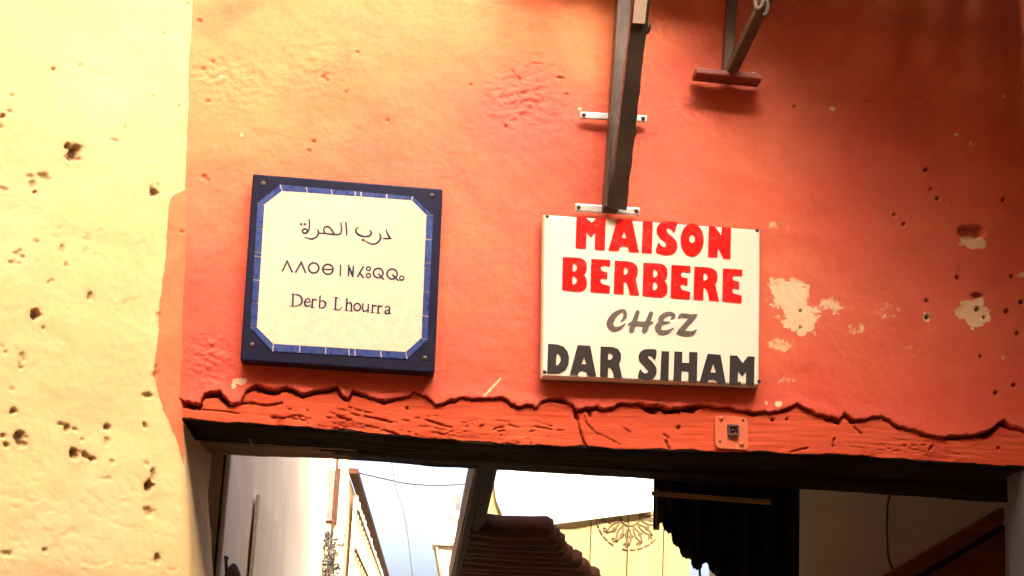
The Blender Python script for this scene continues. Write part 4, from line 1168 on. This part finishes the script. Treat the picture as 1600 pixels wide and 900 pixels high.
# ---- dry climbing plant against the ochre wall
dp = empty('dry_plant', PY(520, 905, 8.7) * 1.0, 'tangled dry grey plant hanging beside the slit window', 'plant')
bm = bmesh.new()
for i in range(420):
    px = random.gauss(519, 6.5); py = random.uniform(832, 960)
    if py < 850 and random.random() < 0.5: px = random.gauss(512, 3)
    p = PY(px, py, 8.7 + random.uniform(-0.14, 0.2))
    q = Quaternion((random.gauss(0, 1), random.gauss(0, 1), random.gauss(0, 1), random.gauss(0, 1))); q.normalize()
    s = random.uniform(0.012, 0.034)
    vv = [bm.verts.new(p + q @ Vector(c)) for c in ((-s, 0, 0), (0, -s * .4, 0), (s, 0, s * .3), (0, s * .4, 0))]
    bm.faces.new(vv)
from_bm('leaves', bm, M_DUSTYPLANT, dp)['kind'] = 'stuff'
bm = bmesh.new()
for i in range(9):
    a = PY(random.gauss(520, 4), 960, 8.75); b = PY(random.gauss(518, 7), random.uniform(835, 870), 8.75)
    mdl = a.lerp(b, 0.5) + Vector((random.uniform(-.05, .05), random.uniform(-.05, .05), 0))
    tube_bm(bm, [a, mdl, b], [0.008, 0.006, 0.004], 5)
from_bm('stems', bm, M_IRON, dp)
zpl = PY(520, 955, 8.75)
box('shelf', (zpl.x, 8.86, zpl.z - 0.02), (0.30, 0.30, 0.03), M_POLE, dp)
tube('shelf_bracket', [(zpl.x, 8.99, zpl.z - 0.3), (zpl.x, 8.75, zpl.z - 0.03)], 0.012, M_IRON, dp, 6)

# ---- pergola of round poles over the right side of the alley
zc_p = PY(780, 825, 2.0).z
L0, L1 = PZ(747, 712, zc_p), PZ(704, 905, zc_p)
R0, R1 = PZ(783, 712, zc_p), PZ(738, 905, zc_p)
pg = empty('pole_pergola', (L0.x, 2.5, 0), 'dark brown pergola of round poles on a heavy side beam beyond the lintel', 'pergola')
bm = bmesh.new()
far = 1.25
q4b = [L0, R0, R0.lerp(R1, far), L0.lerp(L1, far)]
poly_extrude_bm(bm, q4b, (0, 0, 0.14))
bmesh.ops.bevel(bm, geom=list(bm.edges), offset=0.006, segments=2, affect='EDGES')
from_bm('side_beam', bm, M_POLE, pg)
# two mouldings along the beam's underside
for t in (0.25, 0.62):
    a_, b_ = L0.lerp(R0, t), L0.lerp(L1, far).lerp(R0.lerp(R1, far), t)
    bar('moulding', a_ + Vector((0, 0, -0.004)), b_ + Vector((0, 0, -0.004)), 0.022, 0.016, M_DARKWOOD, pg, (1, 0, 0), 0.002)
ends = [(822, 868), (838, 880), (850, 886), (862, 902), (874, 916), (886, 934), (900, 946), (915, 955), (930, 962)]
pr = 0.040
y_first = 2.05
NPOLE = 13
for i in range(NPOLE):
    yy = y_first + i * 0.235
    zz = zc_p + 0.012
    # beam position at this depth
    t = (yy - L0.y) / (L1.y - L0.y)
    xs_b = L0.x + (L1.x - L0.x) * t + 0.03
    # photo height of the pole tells how far it runs to the right
    d = Vector((xs_b, yy, zz)) - CAM
    py_ = 450 - FPX * d.dot(UP) / d.dot(fwd)
    pxe = np.interp(py_, [e[0] for e in ends], [e[1] for e in ends]) + random.uniform(-4, 4)
    xe = PY(pxe, py_, yy).x
    w1, w2 = random.uniform(-.006, .006), random.uniform(-.006, .006)
    pts = [(xs_b, yy, zz + w1), (xs_b + (xe - xs_b) * .35, yy, zz + w2), (xs_b + (xe - xs_b) * .7, yy, zz), (xe - 0.02, yy, zz + w1), (xe, yy, zz + w1)]
    tube('pole', pts, [pr, pr * 1.04, pr * 0.97, pr, pr * 0.72], M_POLE, pg, 14)
# far bearer and two posts that carry it
xb_ = L0.lerp(L1, far)
for (xx, yy) in ((R0.x - 0.03, 0.86), (xb_.x + 0.10, xb_.y - 0.12)):
    pass
rb0 = Vector((PY(858, 822, 2.05).x, 2.0, zc_p - 0.0)); 
box('post', (L0.lerp(L1, far).x + 0.06, L0.lerp(L1, far).y - 0.1, zc_p / 2 - 0.002), (0.09, 0.09, zc_p - 0.004), M_POLE, pg, bevel=0.006)

# ---- white canvas strip stretched across in front of the poles
cv = empty('canvas_strip', PY(890, 820, 4.9), 'bright white canvas strip with a rounded corner hung across the pale boards', 'canvas')
top_px = [(772, 700), (1022, 700)]
NXc, NYc = 60, 26
P = np.zeros((NYc, NXc, 3))
bot = lambda u: np.interp(u, [0, .02, .05, .10, .4, 1.0], [796, 812, 821, 825, 818, 799])
lft = lambda v: np.interp(v, [0, .6, .85, 1], [776, 772, 775, 782])
for j in range(NYc):
    v = j / (NYc - 1)
    for i in range(NXc):
        u = i / (NXc - 1)
        px = lft(v) * (1 - u) + 1021 * u
        py = 690 * (1 - v) + bot(u) * v
        yy = 4.975 + 0.006 * math.sin(u * 17 + v * 2) * v + 0.006 * (float(vnoise(np.array(u * 6), np.array(v * 3), 5)) - .5)
        p = PY(px, py, yy)
        P[j, i] = p
k = NT('thin_white_canvas')
n_ = k.noise(90, 4, 0.6)
cc = k.ramp(k.noise(5, 4, 0.5), [(0.3, (0.86, 0.83, 0.76)), (0.7, (0.90, 0.87, 0.80))])
k.done(cc, 0.9, k.bump(n_, 0.15, 0.001))
tl = k.n('ShaderNodeBsdfTranslucent'); k.link(cc, tl.inputs[0])
ms = k.n('ShaderNodeMixShader'); ms.inputs[0].default_value = 0.45
k.link(k.b.outputs[0], ms.inputs[1]); k.link(tl.outputs[0], ms.inputs[2])
k.link(ms.outputs[0], k.t.nodes['Material Output'].inputs[0])
sh = link_mesh('cloth', grid_mesh(P[::-1]), k.m, cv)
md = sh.modifiers.new('thick', 'SOLIDIFY'); md.thickness = 0.0025
tA, tB = PY(760, 689, 4.975), PY(1034, 691, 4.975)
tube('rod', [tA, tB], 0.010, M_PALEWOOD, cv, 8)
for xx, zz in ((tA.x + 0.10, tA.z), (tB.x - 0.03, tB.z)):
    tube('cord', [(xx, 4.975, zz), (xx, 5.00, zz + 0.01), (xx, 5.03, zz + 0.02)], 0.004, M_CABLE, cv, 6)

# ---- pale board wall with a carved rosette at the turn of the alley
yw = 5.03
bw = empty('board_partition', PY(970, 900, yw), 'pale upright board partition carrying a round carved rosette', 'partition')
seams = [748, 806, 864, 922, 980, 1036, 1079]
ztop = PY(950, 655, yw).z
for i, (a_, b_) in enumerate(zip(seams[:-1], seams[1:])):
    xa_, xb2 = PY(a_, 850, yw).x, PY(b_, 850, yw).x
    box('board', ((xa_ + xb2) / 2, yw + 0.003 * (i % 2), ztop / 2), (xb2 - xa_ - 0.004, 0.03, ztop), M_BOARD, bw, bevel=0.003)
box('backing', ((PY(seams[0], 850, yw).x + PY(seams[-1], 850, yw).x) / 2, yw + 0.022, ztop / 2 - 0.01), (PY(seams[-1], 850, yw).x - PY(seams[0], 850, yw).x - 0.01, 0.008, ztop - 0.02), M_REDWOOD, bw)
box('rail', ((PY(seams[0], 850, yw).x + PY(seams[-1], 850, yw).x) / 2, yw + 0.035, ztop - 0.3), (PY(seams[-1], 850, yw).x - PY(seams[0], 850, yw).x, 0.03, 0.1), M_BOARD, bw)
rc = PY(984, 806, yw); R_ = 52 / FPX * 8.75
bm = bmesh.new()
def rs(pts, r=0.0048): tube_bm(bm, [Vector((rc.x + R_ * p[0], yw - 0.016, rc.z + R_ * p[1])) for p in pts], r, 6)
for kx in range(28):
    a = 2 * math.pi * kx / 28
    if random.random() < 0.12: continue
    aa = np.linspace(a + 0.02, a + 0.19, 5)
    rs([(math.cos(t), math.sin(t)) for t in aa])
for kx in range(14):
    a = 2 * math.pi * kx / 14 + 0.1
    ca, sa = math.cos(a), math.sin(a)
    for w_ in (-1, 1):
        pts = []
        for t in np.linspace(0, 1, 7):
            rr2 = 0.34 + 0.52 * t; off = 0.075 * math.sin(math.pi * t) * w_ + 0.10 * t
            pts.append((ca * rr2 - sa * off, sa * rr2 + ca * off))
        rs(pts)
    pts = [(ca * 0.86 + 0.045 * math.cos(t), sa * 0.86 + 0.045 * math.sin(t)) for t in np.linspace(a, a + 5.2, 9)]
    rs(pts, 0.0042)
    pts = [(math.cos(a + 0.22) * 0.62 + 0.05 * math.cos(t), math.sin(a + 0.22) * 0.62 + 0.05 * math.sin(t)) for t in np.linspace(0, 5.4, 9)]
    rs(pts, 0.0042)
rs([(0.30 * math.cos(t), 0.30 * math.sin(t)) for t in np.linspace(0, 6.28, 25)])
from_bm('carved_rosette', bm, M_CARVED, bw, True)

# ---- lantern hung off the pergola beam
yl = 6.0
lan = empty('street_lantern', PY(703, 905, yl), 'four-sided hanging lantern with milky panes beside the pergola beam', 'lantern')
def lrow(px0, px1, py): 
    a_, b_ = PY(px0, py, yl), PY(px1, py, yl)
    return (a_.x + b_.x) / 2, abs(b_.x - a_.x) / 2, (a_.z + b_.z) / 2
def frustum(name, rows, mat, parent):
    bm = bmesh.new(); prev = None
    for (cx, hw, z_) in rows:
        ring = [bm.verts.new((cx + sx * hw, yl + sy * hw, z_)) for sx, sy in ((-1, -1), (1, -1), (1, 1), (-1, 1))]
        if prev:
            for k_ in range(4): bm.faces.new((prev[k_], prev[(k_ + 1) % 4], ring[(k_ + 1) % 4], ring[k_]))
        else: bm.faces.new(ring)
        prev = ring
    bm.faces.new(prev[::-1])
    bmesh.ops.recalc_face_normals(bm, faces=bm.faces)
    bmesh.ops.bevel(bm, geom=list(bm.edges), offset=0.002, segments=1, affect='EDGES')
    return from_bm(name, bm, mat, parent)
frustum('crown', [lrow(704, 726, 816), lrow(703, 727, 811), lrow(712, 718, 798)], M_LAMP, lan)
frustum('hood', [lrow(687, 739, 851), lrow(693, 735, 822)], M_FROST, lan)
frustum('hood_rim', [lrow(676, 748, 857), lrow(676, 748, 851)], M_LAMP, lan)
frustum('hood_cap', [lrow(692, 736, 822), lrow(702, 726, 816)], M_LAMP, lan)
frustum('glass', [lrow(695, 727, 930), lrow(684, 740, 857.5)], M_FROST, lan)
cxl, hwl, zl = lrow(681, 743, 857); cx2, hw2, z2 = lrow(693, 729, 930)
for sx in (-1, 1):
    for sy in (-1, 1):
        tube('corner_bar', [(cxl + sx * hwl, yl + sy * hwl, zl), (cx2 + sx * hw2, yl + sy * hw2, z2)], 0.009, M_LAMP, lan, 6)
frustum('base', [lrow(700, 722, 940), lrow(692, 730, 930)], M_LAMP, lan)
tf = lrow(712, 718, 798)
xarm = tf[0] + 0.45
tube('arm', [(tf[0], yl, tf[2] - 0.01), (tf[0], yl, tf[2] + 0.10), (tf[0] + 0.06, yl, tf[2] + 0.16), (xarm, yl, tf[2] + 0.16)], 0.010, M_LAMP, lan, 8)
lpst = empty('lamp_post', (xarm, yl, 0), 'slim dark iron lamp post behind the pergola beam', 'post')
tube('shaft', [(xarm + 0.03, yl, 0), (xarm + 0.03, yl, tf[2] + 0.22)], [0.045, 0.032], M_IRON, lpst, 12)
box('foot', (xarm + 0.03, yl, 0.05), (0.16, 0.16, 0.10), M_IRON, lpst, bevel=0.01)

# ---- cables strung across the sky
def cable(name, pxs, label, r=0.006):
    o = tube(name, [Vector(p) for p in smooth_open([tuple(PY(x, y, dd)) for x, y, dd in pxs], 6)], r, M_CABLE, None, 6)
    return tag(o, label, 'cable')
cable('cable', [(552, 737, 9.2), (600, 748, 9.6), (640, 756, 10), (700, 758, 10.6), (760, 748, 11.2), (860, 700, 12)], 'thin cable sagging sideways from the ochre roof edge', 0.006)
cable('cable', [(606, 690, 8.4), (615, 742, 8.4), (622, 775, 8.4), (628, 790, 8.4), (636, 830, 8.4), (645, 905, 8.4), (650, 960, 8.4)], 'thin frayed cable dropping steeply through the open sky', 0.0035)

# ---- black cloth hung behind the soffit, lower edge in tatters
yc = 0.60
bc = empty('black_awning_cloth', PY(1130, 900, yc), 'tattered black awning cloth hanging behind the soffit', 'awning')
rag = [(1022, 824), (1026, 827), (1029, 818), (1034, 816), (1038, 826), (1042, 833), (1047, 834), (1051, 846), (1057, 852), (1062, 856), (1068, 868), (1072, 872), (1077, 874), (1081, 884), (1086, 890), (1093, 892), (1099, 886), (1102, 878), (1106, 880), (1111, 891), (1118, 900), (1126, 915), (1150, 960), (1200, 1010), (1250, 1030)]
cols = np.arange(1024, 1248, 1.5)
NV = 20
P = np.zeros((NV, len(cols), 3))
for i, cxp in enumerate(cols):
    bt = np.interp(cxp, [r_[0] for r_ in rag], [r_[1] for r_ in rag]) + 1.5 * math.sin(cxp * 1.7)
    for j in range(NV):
        v = j / (NV - 1)
        p = PY(cxp, 735 * (1 - v) + bt * v, yc)
        P[j, i] = (p.x, yc + 0.014 * math.sin(cxp * 0.16 + v) + 0.010 * math.sin(cxp * 0.43) * v, p.z)
sh = link_mesh('cloth', grid_mesh(P[::-1]), M_CLOTH, bc)
md = sh.modifiers.new('thick', 'SOLIDIFY'); md.thickness = 0.003
a_, b_ = PY(1015, 736, yc), PY(1262, 752, yc)
tube('rod', [a_, b_], 0.010, M_PALEWOOD, bc, 8)
for t in (0.1, 0.9):
    p = a_.lerp(b_, t)
    tube('hanger', [p, (p.x, 0.51, p.z + 0.06)], 0.004, M_IRON, bc, 6)
box('edge_batten', PY(1027, 795, 0.622), (0.010, 0.012, 0.105), M_PALEWOOD, bc, Matrix.Rotation(rad(-2), 3, 'Y'), 0.002)
tube('hanging_wire', [PY(1093, 888, 0.60), PY(1094, 905, 0.60), PY(1094, 930, 0.60)], 0.003, M_CABLE, bc, 6)

# ---- dim room on the right behind the lintel
rmh = empty('shop_room', (1.2, 1.0, 0), 'dim grey-plastered room opening off the passage on the right', 'building')
xr0 = PY(1238, 850, 0.66).x - 0.03
rough_wall('back_wall', (xr0 - 0.02, 1.25, 0), (2.6, 1.25, 0), 0, 2.62, M_GREYPL, rmh, 0.02, 0.006, 701)
box('masonry', ((xr0 + 2.6) / 2, 1.39, 1.33), (2.6 - xr0 + 0.04, 0.24, 2.66), M_GREYPL, rmh)
box('ceiling', ((xr0 + 2.6) / 2, 0.90, 2.70), (2.6 - xr0 + 0.3, 0.74, 0.10), M_DARKWOOD, rmh)
xfw = PY(1600, 850, 0.49).x
box('front_wall', ((xfw + 2.80) / 2, 0.31, 1.35), (2.80 - xfw, 0.36, 2.69), M_GREYPL, rmh)  # unseen wall added to keep outside light out of the room
box('end_wall', (2.68, 0.86, 1.33), (0.12, 0.98, 2.66), M_GREYPL, rmh)
tube('conduit_wire', [Vector(p) for p in smooth_open([tuple(PY(x, y, 1.236)) for x, y in ((1391, 772), (1387, 790), (1386, 830), (1388, 868), (1393, 886), (1399, 893))], 5)], 0.0028, M_CABLE, rmh, 6)
# slanting red-brown wooden stair side
st = empty('stair_side', PY(1500, 905, 0.95), 'slanting red-brown wooden stair side against the grey wall', 'stair')
def slant(name, px, y, th, mat, parent, bev=0.004):
    bm = bmesh.new()
    poly_extrude_bm(bm, [PY(a, b, y) for a, b in px], (0, th, 0))
    bmesh.ops.bevel(bm, geom=list(bm.edges), offset=bev, segments=2, affect='EDGES')
    return from_bm(name, bm, mat, parent)
gz = 1500
slant('panel', [(1372, 934), (1571, 818), (1574, 1500), (1000, 1500), (1000, 1150)], 0.965, 0.03, M_REDWOOD, st)
slant('string_board', [(1340, 925), (1570, 791), (1570, 817), (1340, 951)], 0.945, 0.06, M_REDWOOD, st)
slant('shadow_strip', [(1372, 938), (1570, 822), (1570, 828), (1372, 944)], 0.958, 0.02, M_DARKWOOD, st, 0.001)  # dark strip in place of the shadow under the string board
